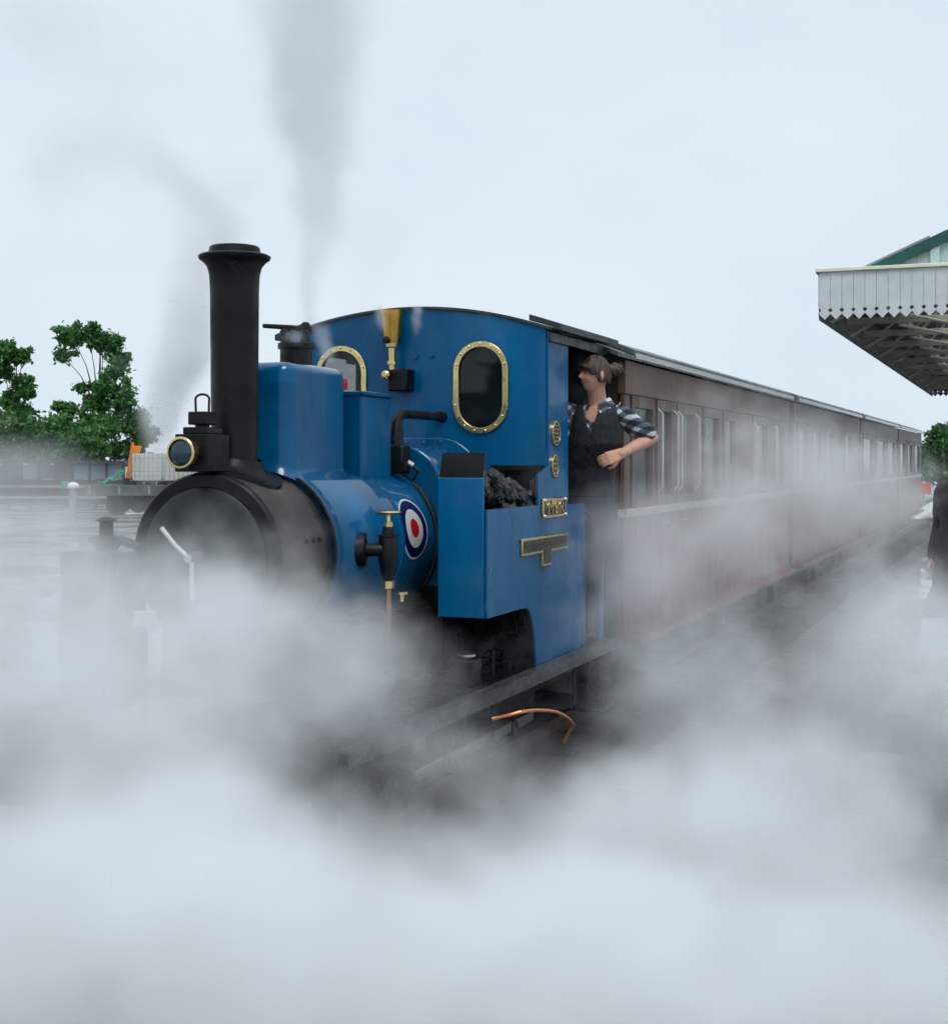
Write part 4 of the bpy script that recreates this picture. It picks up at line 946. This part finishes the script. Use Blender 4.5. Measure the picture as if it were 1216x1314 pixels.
MB().box(-L2, 4.2, -0.98, -0.90, dz - 0.36, dz + 0.01).build('side_beam', wagm, wag, local=True, bevel=0.01)
MB().box(-L2, 4.2, 0.90, 0.98, dz - 0.36, dz + 0.01).build('side_beam', wagm, wag, local=True)
MB().box(-L2 - 0.1, -L2, -0.98, 0.98, dz - 0.36, dz + 0.02).build('headstock', wagm, wag, local=True)
for x in (-1.0, -0.2, 2.2, 3.0):
    for y in (-0.55, 0.55): MB().lathe((x, y, 0.33), (0, 1, 0), [(-0.05, 0.05), (-0.05, 0.30), (0.05, 0.30), (0.05, 0.05)], 20).build('wheel', darkiron, wag, local=True)
MB().box(-1.3, 3.4, -0.4, 0.4, 0.3, dz - 0.1).build('bogie_frame', darkiron, wag, local=True)
for i in range(6): MB().box(-L2 + 0.02 + 1.0 * i, -L2 + 0.10 + 1.0 * i, -1.0, -0.982, dz - 0.3, dz - 0.02).build('stake_pocket', galv, wag, local=True)
def ibc(px, D, label):
    p = wpos(px, 0, D)
    t = thing('bulk_container', label, 'container', (p.x, p.y, GZ + dz), 'caged white bulk containers on the flat wagon', rz=YAW)
    for x in (-0.42, 0, 0.42): MB().box(x - 0.07, x + 0.07, -0.55, 0.55, 0.002, 0.10).build('pallet_foot', darkiron, t, local=True)
    MB().box(-0.52, 0.52, -0.58, 0.58, 0.10, 0.14).build('pallet_deck', darkiron, t, local=True)
    tk = MB().prism(rrect(-0.49, 0.49, 0.14, 1.06, 0.10), 'Y', -0.54, 0.54).build('tank', hdpe, t, bevel=0.03, local=True)
    MB().lathe((0, 0, 1.06), (0, 0, 1), [(0, 0.11), (0.05, 0.11), (0.06, 0.09)], 16).build('tank_cap', rubber, tk, local=True)
    for k in range(7):
        z = 0.16 + 0.15 * k
        MB().tube([(-0.53, -0.60, z), (0.53, -0.60, z), (0.53, 0.60, z), (-0.53, 0.60, z), (-0.53, -0.60, z)], 0.011, 6).build('cage_hoop', galv, t, local=True)
    for k in range(8):
        x = -0.53 + 1.06 * k / 7
        for y in (-0.60, 0.60): MB().cyl((x, y, 0.12), (x, y, 1.07), 0.010, n=6).build('cage_bar', galv, t, local=True)
ibc(193, WD, 'caged white bulk container standing next to the orange boom on the flat wagon')
ibc(231, WD + 0.1, 'caged white bulk container behind the headlamp at the far end of the flat wagon')
pb = wpos(170, 0, WD - 0.1)
cr_ = thing('crane_boom', 'orange folded crane boom standing upright on the flat wagon beside the white tank', 'crane', (pb.x, pb.y, GZ + dz), rz=YAW)
MB().box(-0.26, 0.10, -0.22, 0.22, 0.002, 0.22).build('slew_base', darkiron, cr_, local=True, bevel=0.02)
MB().prism([(-0.22, 0.22), (0.02, 0.22), (0.14, 0.75), (0.30, 1.33), (0.02, 1.33), (-0.08, 0.9)], 'Y', -0.13, 0.13).build('boom', orang, cr_, local=True, bevel=0.02)
MB().prism([(-0.16, 0.60), (-0.10, 0.60), (0.06, 1.42), (-0.02, 1.45)], 'Y', -0.06, 0.06).build('jib', orang, cr_, local=True, bevel=0.01)
MB().cyl((0.05, -0.16, 0.3), (0.17, -0.16, 0.9), 0.04, n=10).build('ram', steel, cr_, local=True)
ph_ = wpos(146, 0, WD - 0.2)
hs = thing('hose_coil', 'loose green hose piled on the open end of the flat wagon', 'hose', (ph_.x, ph_.y, GZ + dz + 0.03), rz=YAW)
for q in range(4):
    pts = [(-0.55 + 0.1 * k + 0.05 * math.sin(k * 2 + q), 0.1 * q - 0.2, max(0.0, 0.03 + 0.55 * (k / 9) ** 1.4 * (0.4 + 0.2 * q) + 0.06 * math.sin(k * 1.7 + q))) for k in range(10)]
    MB().tube(pts, 0.028, 6).build('hose_loop', grnh, hs, local=True)
# low open-fronted shelter behind
SD = 60.0
sp_ = wpos(75, 0, SD)
shel = thing('platform_shelter', 'low flat roofed dark shelter with glazed panels behind the yard', 'shelter', (sp_.x, sp_.y, GZ), rz=YAW)
zs = lambda py: EYE + (HZN - py) * SD / F_PX - GZ
dkst = mat('dark_grey_steel', (0.035, 0.035, 0.038), 0.5, var=0.2)
pdark = glass_mat('dim_grey_glazing', (0.07, 0.08, 0.085), 0.9)
pblue = glass_mat('blue_grey_glazing', (0.16, 0.23, 0.29), 0.9)
MB().box(-4.6, 2.9, -0.3, 1.6, zs(595), zs(591)).build('roof', dkst, shel, local=True)
MB().box(-4.5, 2.8, -0.05, 0.0, 0.0, zs(615)).build('dado_panel', dkst, shel, local=True)
for k in range(-3, 8):
    x = -2.3 + 5.1 * k / 7
    MB().box(x - 0.05, x + 0.05, -0.1, 0.02, 0.0, zs(595)).build('post', dkst, shel, local=True)
    if k < 7: MB().box(x + 0.06, x + 0.66, -0.03, -0.01, zs(615) + 0.01, zs(596)).build('pane', pblue if k in (1, 4, 5, 6) else pdark, shel, local=True, smooth=0)
pp = wpos(94, 0, 46.0)
pst = thing('water_post', 'short grey post with white domed cap at the edge of the yard', 'post', (pp.x, pp.y, GZ), rz=YAW)
MB().lathe((0, 0, 0), (0, 0, 1), [(0, 0.13), (0.9, 0.12), (0.92, 0.1)], 14).build('shaft', galv, pst, local=True)
MB().lathe((0, 0, 0.9), (0, 0, 1), [(0, 0.19), (0.09, 0.2), (0.16, 0.15), (0.2, 0.05)], 14).build('cap', whitep, pst, local=True)
MB().box(-0.38, -0.14, -0.08, 0.08, 0.88, 1.12).build('meter_box', grnh, pst, local=True, bevel=0.02)
fp_ = wpos(40, 0, 52.0)
fen = thing('yard_fence', 'low grey post and rail fence along the back of the yard', 'fence', (fp_.x, fp_.y, GZ), rz=YAW)
for k in range(9): MB().box(-3.2 + 0.8 * k - 0.04, -3.2 + 0.8 * k + 0.04, -0.04, 0.04, 0, 0.95).build('fence_post', woodm, fen, local=True)
for z in (0.45, 0.85): MB().box(-3.3, 3.3, -0.07, -0.042, z - 0.05, z + 0.05).build('fence_rail', galv, fen, local=True)
# right background: red board and a white topped trolley beyond the last coach
rb = wpos(1185, 0, 41.0)
rs_ = thing('red_sign', 'small red square board on a post beyond the last coach', 'sign', (rb.x, rb.y, GZ), rz=YAW)
zr = lambda py, D=41.0: EYE + (HZN - py) * D / F_PX - GZ
MB().box(-0.21, 0.21, -0.02, 0.02, zr(634), zr(619)).build('sign_board', redp, rs_, local=True, bevel=0.01)
MB().cyl((0, 0.04, 0), (0, 0.04, zr(620)), 0.03, n=8).build('sign_post', galv, rs_, local=True)
wm = wpos(1189, 0, 37.0)
car = thing('covered_trailer', 'low white sheeted trailer load at the platform end', 'trailer', (wm.x, wm.y, 0.0), rz=YAW)
zc_ = lambda py: EYE + (HZN - py) * 37.0 / F_PX
MB().prism([(-0.40, zc_(666)), (0.75, zc_(660)), (0.75, zc_(640)), (0.30, zc_(645)), (-0.05, zc_(654))], 'Y', -0.5, 0.6).build('sheet_cover', whitep, car, local=True, bevel=0.04)
for y in (-0.4, 0.4): MB().lathe((0.2, y, 0.09), (0, 1, 0), [(-0.04, 0.02), (-0.04, 0.09), (0.04, 0.09), (0.04, 0.02)], 14).build('wheel', rubber, car, local=True)

# ------------------------------------------------------------------ trees
def leaf_mat(name, a, b, c):
    m = bpy.data.materials.new(name); m.use_nodes = True; n = m.node_tree; bs = n.nodes['Principled BSDF']
    bs.inputs['Roughness'].default_value = 0.55
    at_ = n.nodes.new('ShaderNodeAttribute'); at_.attribute_name = 'tone'
    r = n.nodes.new('ShaderNodeValToRGB'); r.color_ramp.elements[0].color = (*a, 1); r.color_ramp.elements[1].color = (*c, 1)
    e = r.color_ramp.elements.new(0.5); e.color = (*b, 1)
    n.links.new(at_.outputs['Fac'], r.inputs[0]); n.links.new(r.outputs[0], bs.inputs['Base Color'])
    tr_ = n.nodes.new('ShaderNodeBsdfTranslucent'); n.links.new(r.outputs[0], tr_.inputs['Color'])
    mx_ = n.nodes.new('ShaderNodeMixShader'); mx_.inputs[0].default_value = 0.35
    n.links.new(bs.outputs[0], mx_.inputs[1]); n.links.new(tr_.outputs[0], mx_.inputs[2]); n.links.new(mx_.outputs[0], n.nodes['Material Output'].inputs['Surface'])
    return m
leafA = leaf_mat('fresh_green_leaves', (0.02, 0.10, 0.028), (0.06, 0.21, 0.045), (0.17, 0.38, 0.08))
leafB = leaf_mat('grey_green_leaves', (0.04, 0.11, 0.045), (0.09, 0.20, 0.07), (0.18, 0.33, 0.12))
barkm = mat('bark', (0.05, 0.04, 0.03), 0.8, var=0.3, bump=0.3)
def crown(name, parent, blobs, n, size, m, seed):
    r = np.random.default_rng(seed)
    B = np.array(blobs, float); vol = B[:, 3] * B[:, 4] * B[:, 5]; idx = r.choice(len(B), n, p=vol ** 0.75 / (vol ** 0.75).sum())
    d = r.normal(size=(n, 3)); d /= np.linalg.norm(d, axis=1)[:, None]
    # lumps inside each blob so that gaps open up
    rad = r.uniform(0.2, 1.0, n) ** 0.55 * np.where(r.uniform(size=n) < 0.16, r.uniform(1.0, 1.45, n), 1.0)
    ph = r.uniform(0, 6, (len(B), 3))[idx]
    lump = 0.80 + 0.28 * np.sin(d[:, 0] * 6 + ph[:, 0]) * np.sin(d[:, 1] * 6 + ph[:, 1]) + 0.18 * np.sin(d[:, 2] * 8 + ph[:, 2])
    P = B[idx, :3] + d * B[idx, 3:6] * (rad * lump)[:, None]
    a = r.normal(size=(n, 3)) * 0.8 + d * 0.3; a /= np.linalg.norm(a, axis=1)[:, None]
    q = r.normal(size=(n, 3)); u = np.cross(a, q); u /= np.linalg.norm(u, axis=1)[:, None]; v = np.cross(a, u)
    s = size * r.uniform(0.55, 1.35, n)[:, None]
    V = np.stack([P - u * s, P - v * s * 0.55 , P + u * s, P + v * s * 0.55], 1).reshape(-1, 3)
    me = bpy.data.meshes.new(name); me.vertices.add(4 * n); me.vertices.foreach_set('co', V.astype(np.float32).ravel())
    me.loops.add(4 * n); me.loops.foreach_set('vertex_index', np.arange(4 * n, dtype=np.int32)); me.polygons.add(n)
    me.polygons.foreach_set('loop_start', np.arange(0, 4 * n, 4, dtype=np.int32)); me.update(calc_edges=True)
    tone = np.clip(r.normal(0.45, 0.22, n) + 0.18 * np.sin(P[:, 0] * 1.3 + P[:, 2] * 2.0), 0, 1)
    at_ = me.attributes.new('tone', 'FLOAT', 'FACE'); at_.data.foreach_set('value', tone.astype(np.float32))
    me.materials.append(m); o = bpy.data.objects.new(name, me); C.objects.link(o); o.parent = parent; return o
def tree(px, D, pieces, label, n, size, m, seed, name='broadleaf_tree', cat='tree', group=None, depth=1.0, stems=None):
    """pieces: foliage masses as (px, py, half width px, half height px)"""
    p0 = wpos(px, 0, D); t = thing(name, label, cat, (p0.x, p0.y, GZ), group, rz=YAW)
    k = D / F_PX; bl = []; r = random.Random(seed)
    extra = []
    for (a, b, hw_, hh) in pieces:
        for q in range(3): extra.append((a + r.uniform(-1.2, 1.2) * hw_, b + r.uniform(-1.1, 1.2) * hh, hw_ * r.uniform(0.3, 0.55), hh * r.uniform(0.35, 0.6)))
    main = len(pieces)
    for (a, b, hw_, hh) in pieces + extra:
        bl.append(((a - px) * k, r.uniform(-0.6, 0.6) * depth * hw_ * k, (HZN - b) * k + EYE - GZ, hw_ * k, hw_ * k * depth, hh * k))
    top = max(b[2] for b in bl)
    MB().tube([(0, 0, 0), (0.05, 0, top * 0.3), (-0.05, 0.05, top * 0.6), (0.05, 0, top * 0.9)], [0.06 + 0.018 * top, 0.05 + 0.012 * top, 0.035 + 0.006 * top, 0.02], 8).build('trunk', barkm, t, local=True)
    for i, b in enumerate(bl[:main]):
        s = Vector((0, 0, max(0.15, b[2] * r.uniform(0.35, 0.6)))); e = Vector(b[:3])
        MB().tube([s, s.lerp(e, 0.5) + Vector((0, 0, 0.12 * (e - s).length)), e], [0.035 + 0.004 * top, 0.025, 0.01], 6).build('limb', barkm, t, local=True)
        for q in range(4):
            e2 = e + Vector((r.uniform(-.8, .8) * b[3], r.uniform(-.8, .8) * b[4], r.uniform(0, .9) * b[5])); MB().tube([s.lerp(e, 0.8), e2], [0.02, 0.006], 5).build('branch', barkm, t, local=True)
    crown('crown', t, bl, n, size, m, seed)
    return t
tree(128, 74, [(92, 432, 22, 14), (112, 430, 20, 13), (132, 436, 18, 14), (80, 455, 14, 12), (150, 440, 12, 16), (152, 470, 18, 18), (138, 500, 22, 18), (120, 520, 14, 12), (104, 497, 12, 9), (160, 515, 22, 24), (172, 545, 24, 24), (140, 548, 26, 22), (86, 525, 18, 12), (110, 552, 26, 20), (186, 560, 18, 14), (150, 578, 34, 16)],
     'tall fresh green tree with open branching crown behind the flat wagon', 24000, 0.11, leafA, 3)
tree(20, 76, [(12, 450, 16, 14), (30, 458, 12, 12), (4, 475, 14, 14), (24, 492, 16, 14), (34, 505, 12, 10), (10, 515, 14, 14), (28, 530, 20, 14)],
     'slim fresh green tree with loose crown behind the low shelter', 11000, 0.11, leafA, 5)
hedge = [(-14, 560, 34, 40), (20, 562, 32, 36), (50, 566, 28, 34), (76, 560, 28, 36), (104, 572, 28, 26)]
hl = ['rounded grey green bush at the far end of the hedge behind the shelter', 'broad grey green bush under the slim tree', 'pale green bush between the two trees behind the yard', 'bushy green shrub beside the tall branching tree', 'low spreading bush below the tall branching tree']
for i, (a, b, c_, d_) in enumerate(hedge):
    tree(a, 70 - i, [(a, b, c_, d_ * 0.75), (a - 10, b + 14, c_ * 0.8, d_ * 0.6), (a + 12, b + 12, c_ * 0.8, d_ * 0.6), (a + 4, b - 12, c_ * 0.5, d_ * 0.5)], hl[i], 5200, 0.12, leafB if i < 3 else leafA, 20 + i, 'hedge_bush', 'bush', 'bushes behind the yard', 0.8)
tree(1206, 56, [(1206, 560, 20, 14), (1196, 580, 20, 16), (1220, 575, 26, 22), (1200, 605, 24, 18), (1230, 600, 30, 26), (1192, 596, 14, 20)],
     'dense bright green tree beyond the end of the train', 8000, 0.10, leafA, 41)
tree(1245, 62, [(1235, 550, 22, 12), (1250, 570, 30, 22), (1260, 600, 34, 24), (1225, 530, 8, 6)], 'dark green tree behind the bystander at the end of the platform', 6000, 0.11, leafB, 43)
# ------------------------------------------------------------------ steam: voxel clouds grown from soft puffs and turbulence
def steam_mat(name, col, aniso=0.0, absorb=0.0):
    m = bpy.data.materials.new(name); m.use_nodes = True; n = m.node_tree; n.nodes.clear()
    v = n.nodes.new('ShaderNodeVolumePrincipled'); v.inputs['Color'].default_value = (*col, 1); v.inputs['Density'].default_value = 1.0
    v.inputs['Anisotropy'].default_value = aniso
    o = n.nodes.new('ShaderNodeOutputMaterial'); n.links.new(v.outputs[0], o.inputs['Volume'])
    return m
white_steam = steam_mat('white_steam', (0.982, 0.990, 0.997))
coal_smoke = steam_mat('thin_brown_grey_smoke', (0.93, 0.91, 0.90))

def steam(name, label, lo, hi, voxel, puffs, sigma, mtl, nscale=1.6, warp=0.25, turb=1.3, seed=0.0, detail=5.0, stretch=(1, 1, 1), rough=0.6):
    """puffs: (centre, (rx, ry, rz), weight); the cloud fills the box lo..hi."""
    lo, hi = Vector(lo), Vector(hi)
    base = (lo + hi) / 2; base.z = lo.z
    me = bpy.data.meshes.new(name); o = bpy.data.objects.new(name, me); C.objects.link(o); o.location = base
    me.materials.append(mtl)
    ng = bpy.data.node_groups.new(name, 'GeometryNodeTree')
    ng.interface.new_socket('Geometry', in_out='INPUT', socket_type='NodeSocketGeometry')
    ng.interface.new_socket('Geometry', in_out='OUTPUT', socket_type='NodeSocketGeometry')
    N, Lk = ng.nodes, ng.links
    def vm(op, a, b=None, s=None):
        x = N.new('ShaderNodeVectorMath'); x.operation = op
        for i, q in enumerate((a, b)):
            if q is None: continue
            if hasattr(q, 'is_output'): Lk.new(q, x.inputs[i])
            else: x.inputs[i].default_value = q
        if s is not None: x.inputs['Scale'].default_value = s
        return x.outputs['Value' if op == 'LENGTH' else 'Vector']
    def mt(op, *a, clamp=False):
        x = N.new('ShaderNodeMath'); x.operation = op; x.use_clamp = clamp
        for i, q in enumerate(a):
            if hasattr(q, 'is_output'): Lk.new(q, x.inputs[i])
            else: x.inputs[i].default_value = q
        return x.outputs[0]
    pos = N.new('GeometryNodeInputPosition').outputs[0]
    def noise(vec, sc, d):
        z = N.new('ShaderNodeTexNoise'); z.noise_dimensions = '3D'; z.inputs['Scale'].default_value = sc; z.inputs['Detail'].default_value = d; z.inputs['Roughness'].default_value = rough
        Lk.new(vec, z.inputs['Vector']); return z
    sp = vm('MULTIPLY', vm('ADD', pos, (seed * 7.3, seed * 3.1, seed * 5.7)), stretch)
    wz = noise(sp, nscale * 0.8, 2.0)
    pw = vm('ADD', pos, vm('SCALE', vm('SUBTRACT', wz.outputs['Color'], (0.5, 0.5, 0.5)), None, warp * 2))
    tot = None
    for c, r, w_ in puffs:
        cl = Vector(c) - base
        ln = vm('LENGTH', vm('DIVIDE', vm('SUBTRACT', pw, tuple(cl)), tuple(r)))
        mr = N.new('ShaderNodeMapRange'); mr.interpolation_type = 'SMOOTHSTEP'
        mr.inputs['From Min'].default_value = 1.0; mr.inputs['From Max'].default_value = 0.15; mr.inputs['To Min'].default_value = 0; mr.inputs['To Max'].default_value = w_
        Lk.new(ln, mr.inputs['Value'])
        tot = mr.outputs[0] if tot is None else mt('ADD', tot, mr.outputs[0])
    fb = noise(vm('ADD', sp, vm('SCALE', wz.outputs['Color'], None, 0.5)), nscale, detail).outputs['Fac']
    t1 = mt('MINIMUM', tot, 1.0)
    thr = mt('SUBTRACT', 0.62, mt('MULTIPLY', t1, 0.52))
    d = mt('MULTIPLY', mt('SUBTRACT', fb, thr), turb * 2.2, clamp=True)
    d = mt('MULTIPLY', mt('MULTIPLY', d, mt('ADD', mt('MULTIPLY', t1, 0.8), 0.2)), sigma)
    vc = N.new('GeometryNodeVolumeCube'); Lk.new(d, vc.inputs['Density'])
    vc.inputs['Min'].default_value = tuple(lo - base); vc.inputs['Max'].default_value = tuple(hi - base)
    for ax, i in (('X', 0), ('Y', 1), ('Z', 2)): vc.inputs['Resolution ' + ax].default_value = max(8, int((hi - lo)[i] / voxel))
    sm = N.new('GeometryNodeSetMaterial'); sm.inputs['Material'].default_value = mtl; Lk.new(vc.outputs[0], sm.inputs['Geometry'])
    go = N.new('NodeGroupOutput'); Lk.new(sm.outputs[0], go.inputs[0])
    md = o.modifiers.new('cloud', 'NODES'); md.node_group = ng
    return tag(o, label, 'steam', 'clouds of steam and smoke', 'stuff')

k1800 = lambda D: D / F_PX
def puff(px, py, D, hw, hh, w_, deep=None):
    """A puff by the pixel it stands behind, its depth in metres, and half sizes in photo pixels at that depth."""
    c = at(px, py, D=D); s = k1800(D); dp = deep if deep else hw * s
    return (c, (hw * s, max(dp, 0.1), hh * s), w_)

front = [
    # bank rolling over the platform edge right in front
    puff(40, 1260, 3.2, 520, 330, 1.0, 0.6), puff(420, 1320, 3.0, 480, 310, 1.0, 0.6), puff(820, 1330, 3.0, 480, 300, 1.0, 0.6), puff(1180, 1300, 3.2, 420, 330, 0.80, 0.6),
    puff(600, 1165, 3.5, 520, 200, 0.85, 0.45), puff(1000, 1080, 3.7, 360, 210, 0.72, 0.5), puff(200, 1080, 3.6, 380, 200, 0.7, 0.5), puff(780, 1090, 3.8, 280, 160, 0.62, 0.45),
]
steam('steam_bank', 'thick white steam rolling low over the platform edge in front of the locomotive', (-3.6, 1.9, -0.12), (1.6, 4.9, 1.2), 0.030, front, 7.0, white_steam, 2.6, 0.22, 1.0, 1.0, 7.0, rough=0.70)
veil = [
    puff(60, 920, 4.3, 380, 300, 0.95, 0.5), puff(320, 900, 4.5, 240, 260, 0.85, 0.38), puff(220, 780, 4.7, 270, 160, 0.80, 0.3), puff(420, 820, 4.9, 160, 150, 0.66, 0.3),
    puff(600, 1010, 4.6, 250, 150, 0.62, 0.4), puff(10, 740, 5.0, 270, 200, 0.76, 0.6), puff(490, 890, 5.0, 180, 150, 0.74, 0.3), puff(290, 720, 5.0, 210, 110, 0.52, 0.2), puff(160, 1010, 4.2, 330, 170, 0.8, 0.5),
]
steam('steam_veil', 'ragged translucent steam around the buffer beam and smokebox door', (-4.4, 3.3, -0.12), (-1.0, 5.6, 1.75), 0.024, veil, 5.0, white_steam, 3.8, 0.20, 1.0, 8.0, 8.0, rough=0.72)
drift = [
    puff(810, 740, 7.0, 170, 190, 0.85, 0.45), puff(900, 690, 8.3, 200, 160, 0.85, 0.6), puff(1000, 640, 10.0, 200, 150, 0.80, 0.8), puff(1110, 650, 11.5, 170, 140, 0.75, 1.0),
    puff(950, 550, 9.4, 180, 100, 0.58, 0.5), puff(860, 560, 8.1, 110, 90, 0.50, 0.35), puff(1060, 570, 11.0, 150, 90, 0.52, 0.6),
    puff(900, 890, 6.0, 240, 190, 0.76, 0.6), puff(1120, 850, 7.0, 250, 240, 0.80, 0.8), puff(790, 1010, 5.4, 170, 120, 0.56, 0.4), puff(1010, 1010, 5.2, 260, 170, 0.85, 0.6), puff(1220, 900, 6.5, 200, 230, 0.66, 0.6),
]
steam('drifting_steam', 'ragged pale steam drifting across the platform and the coaches behind the cab', (-3.0, 4.6, -0.12), (1.8, 13.6, 2.4), 0.04, drift, 3.9, white_steam, 3.0, 0.28, 1.1, 2.0, 8.0, rough=0.72)
valve = [puff(398, 398, 6.3, 20, 40, 1.0), puff(402, 345, 6.3, 36, 65, 1.0), puff(408, 275, 6.3, 60, 85, 1.0), puff(405, 190, 6.3, 86, 95, 1.0), puff(398, 100, 6.3, 112, 110, 1.0), puff(405, 0, 6.3, 140, 125, 1.0), puff(395, -110, 6.3, 150, 130, 0.9), puff(485, 310, 6.5, 80, 140, 0.36)]
c = at(400, 300, D=6.3)
steam('valve_plume', 'grey white steam plume rising from the safety valves above the blue dome', (c.x - 0.65, c.y - 0.65, 2.2), (c.x + 0.75, c.y + 0.65, 4.5), 0.02, valve, 5.5, white_steam, 3.4, 0.09, 0.75, 3.0, 5.0)
smoke = [puff(303, 308, 5.82, 34, 26, 1.2), puff(285, 285, 5.82, 44, 34, 1.1), puff(255, 255, 5.85, 58, 46, 1.1), puff(210, 215, 5.9, 76, 60, 1.0), puff(150, 180, 6.0, 100, 75, 0.7), puff(70, 215, 6.1, 100, 100, 0.7), puff(140, 90, 6.1, 130, 80, 0.55), puff(40, 20, 6.1, 150, 90, 0.55)]
c = at(150, 200, D=5.95)
steam('chimney_smoke', 'thin brownish smoke drifting up and away from the black chimney', (c.x - 0.85, c.y - 0.6, 2.45), (c.x + 0.8, c.y + 0.6, 4.0), 0.022, smoke, 3.0, coal_smoke, 3.2, 0.10, 0.8, 4.0, 5.0)
back = [puff(205, 560, 8.5, 44, 75, 1.0), puff(222, 500, 8.5, 58, 85, 1.0), puff(240, 440, 8.5, 72, 95, 0.9), puff(255, 360, 8.5, 90, 100, 0.65), puff(190, 605, 8.5, 50, 35, 0.7), puff(280, 270, 8.5, 110, 110, 0.45)]
c = at(230, 480, D=8.5)
steam('far_side_plume', 'white steam column rising on the far side of the chimney in front of the trees', (c.x - 0.8, c.y - 0.6, 1.2), (c.x + 0.8, c.y + 0.6, 3.6), 0.026, back, 7.5, white_steam, 2.6, 0.10, 0.8, 5.0, 5.0)
mist = [puff(60, 650, 16, 180, 75, 0.7, 3.0), puff(-20, 600, 18, 140, 70, 0.65, 3.0), puff(150, 680, 14, 150, 60, 0.6, 3.0), puff(40, 720, 10, 220, 90, 0.65, 2.5), puff(60, 600, 20, 130, 60, 0.5, 3.0)]
steam('yard_mist', 'thin veil of steam hanging over the wet yard before the shelter', (-13, 6.2, -0.15), (-3.9, 22, 2.4), 0.10, mist, 0.6, white_steam, 0.9, 0.4, 0.9, 6.0, 5.0)
for nm_, lb_, ps, bx_ in (('valve_wisp', 'small bluish steam wisps blowing around the safety valve fittings', [puff(378, 432, 6.15, 24, 15, 0.9), puff(412, 430, 6.2, 20, 26, 0.9), puff(420, 452, 6.2, 18, 22, 0.9), (at(398, 415, D=6.3), (0.06, 0.06, 0.07), 0.9)], (at(395, 435, D=6.2), 0.22, 0.2)),
                          ('whistle_wisp', 'small white steam jets beside the brass whistle bell', [puff(489, 410, 7.3, 9, 26, 0.9), puff(534, 412, 7.3, 9, 26, 0.9), puff(486, 396, 7.3, 11, 10, 0.7), puff(537, 396, 7.3, 11, 10, 0.7)], (at(512, 415, D=7.3), 0.22, 0.16))):
    c, a_, b_ = bx_
    steam(nm_, lb_, (c.x - a_, c.y - a_, c.z - b_), (c.x + a_, c.y + a_, c.z + b_), 0.012, ps, 14.0, white_steam, 9.0, 0.025, 0.8, 7.0, 4.0)
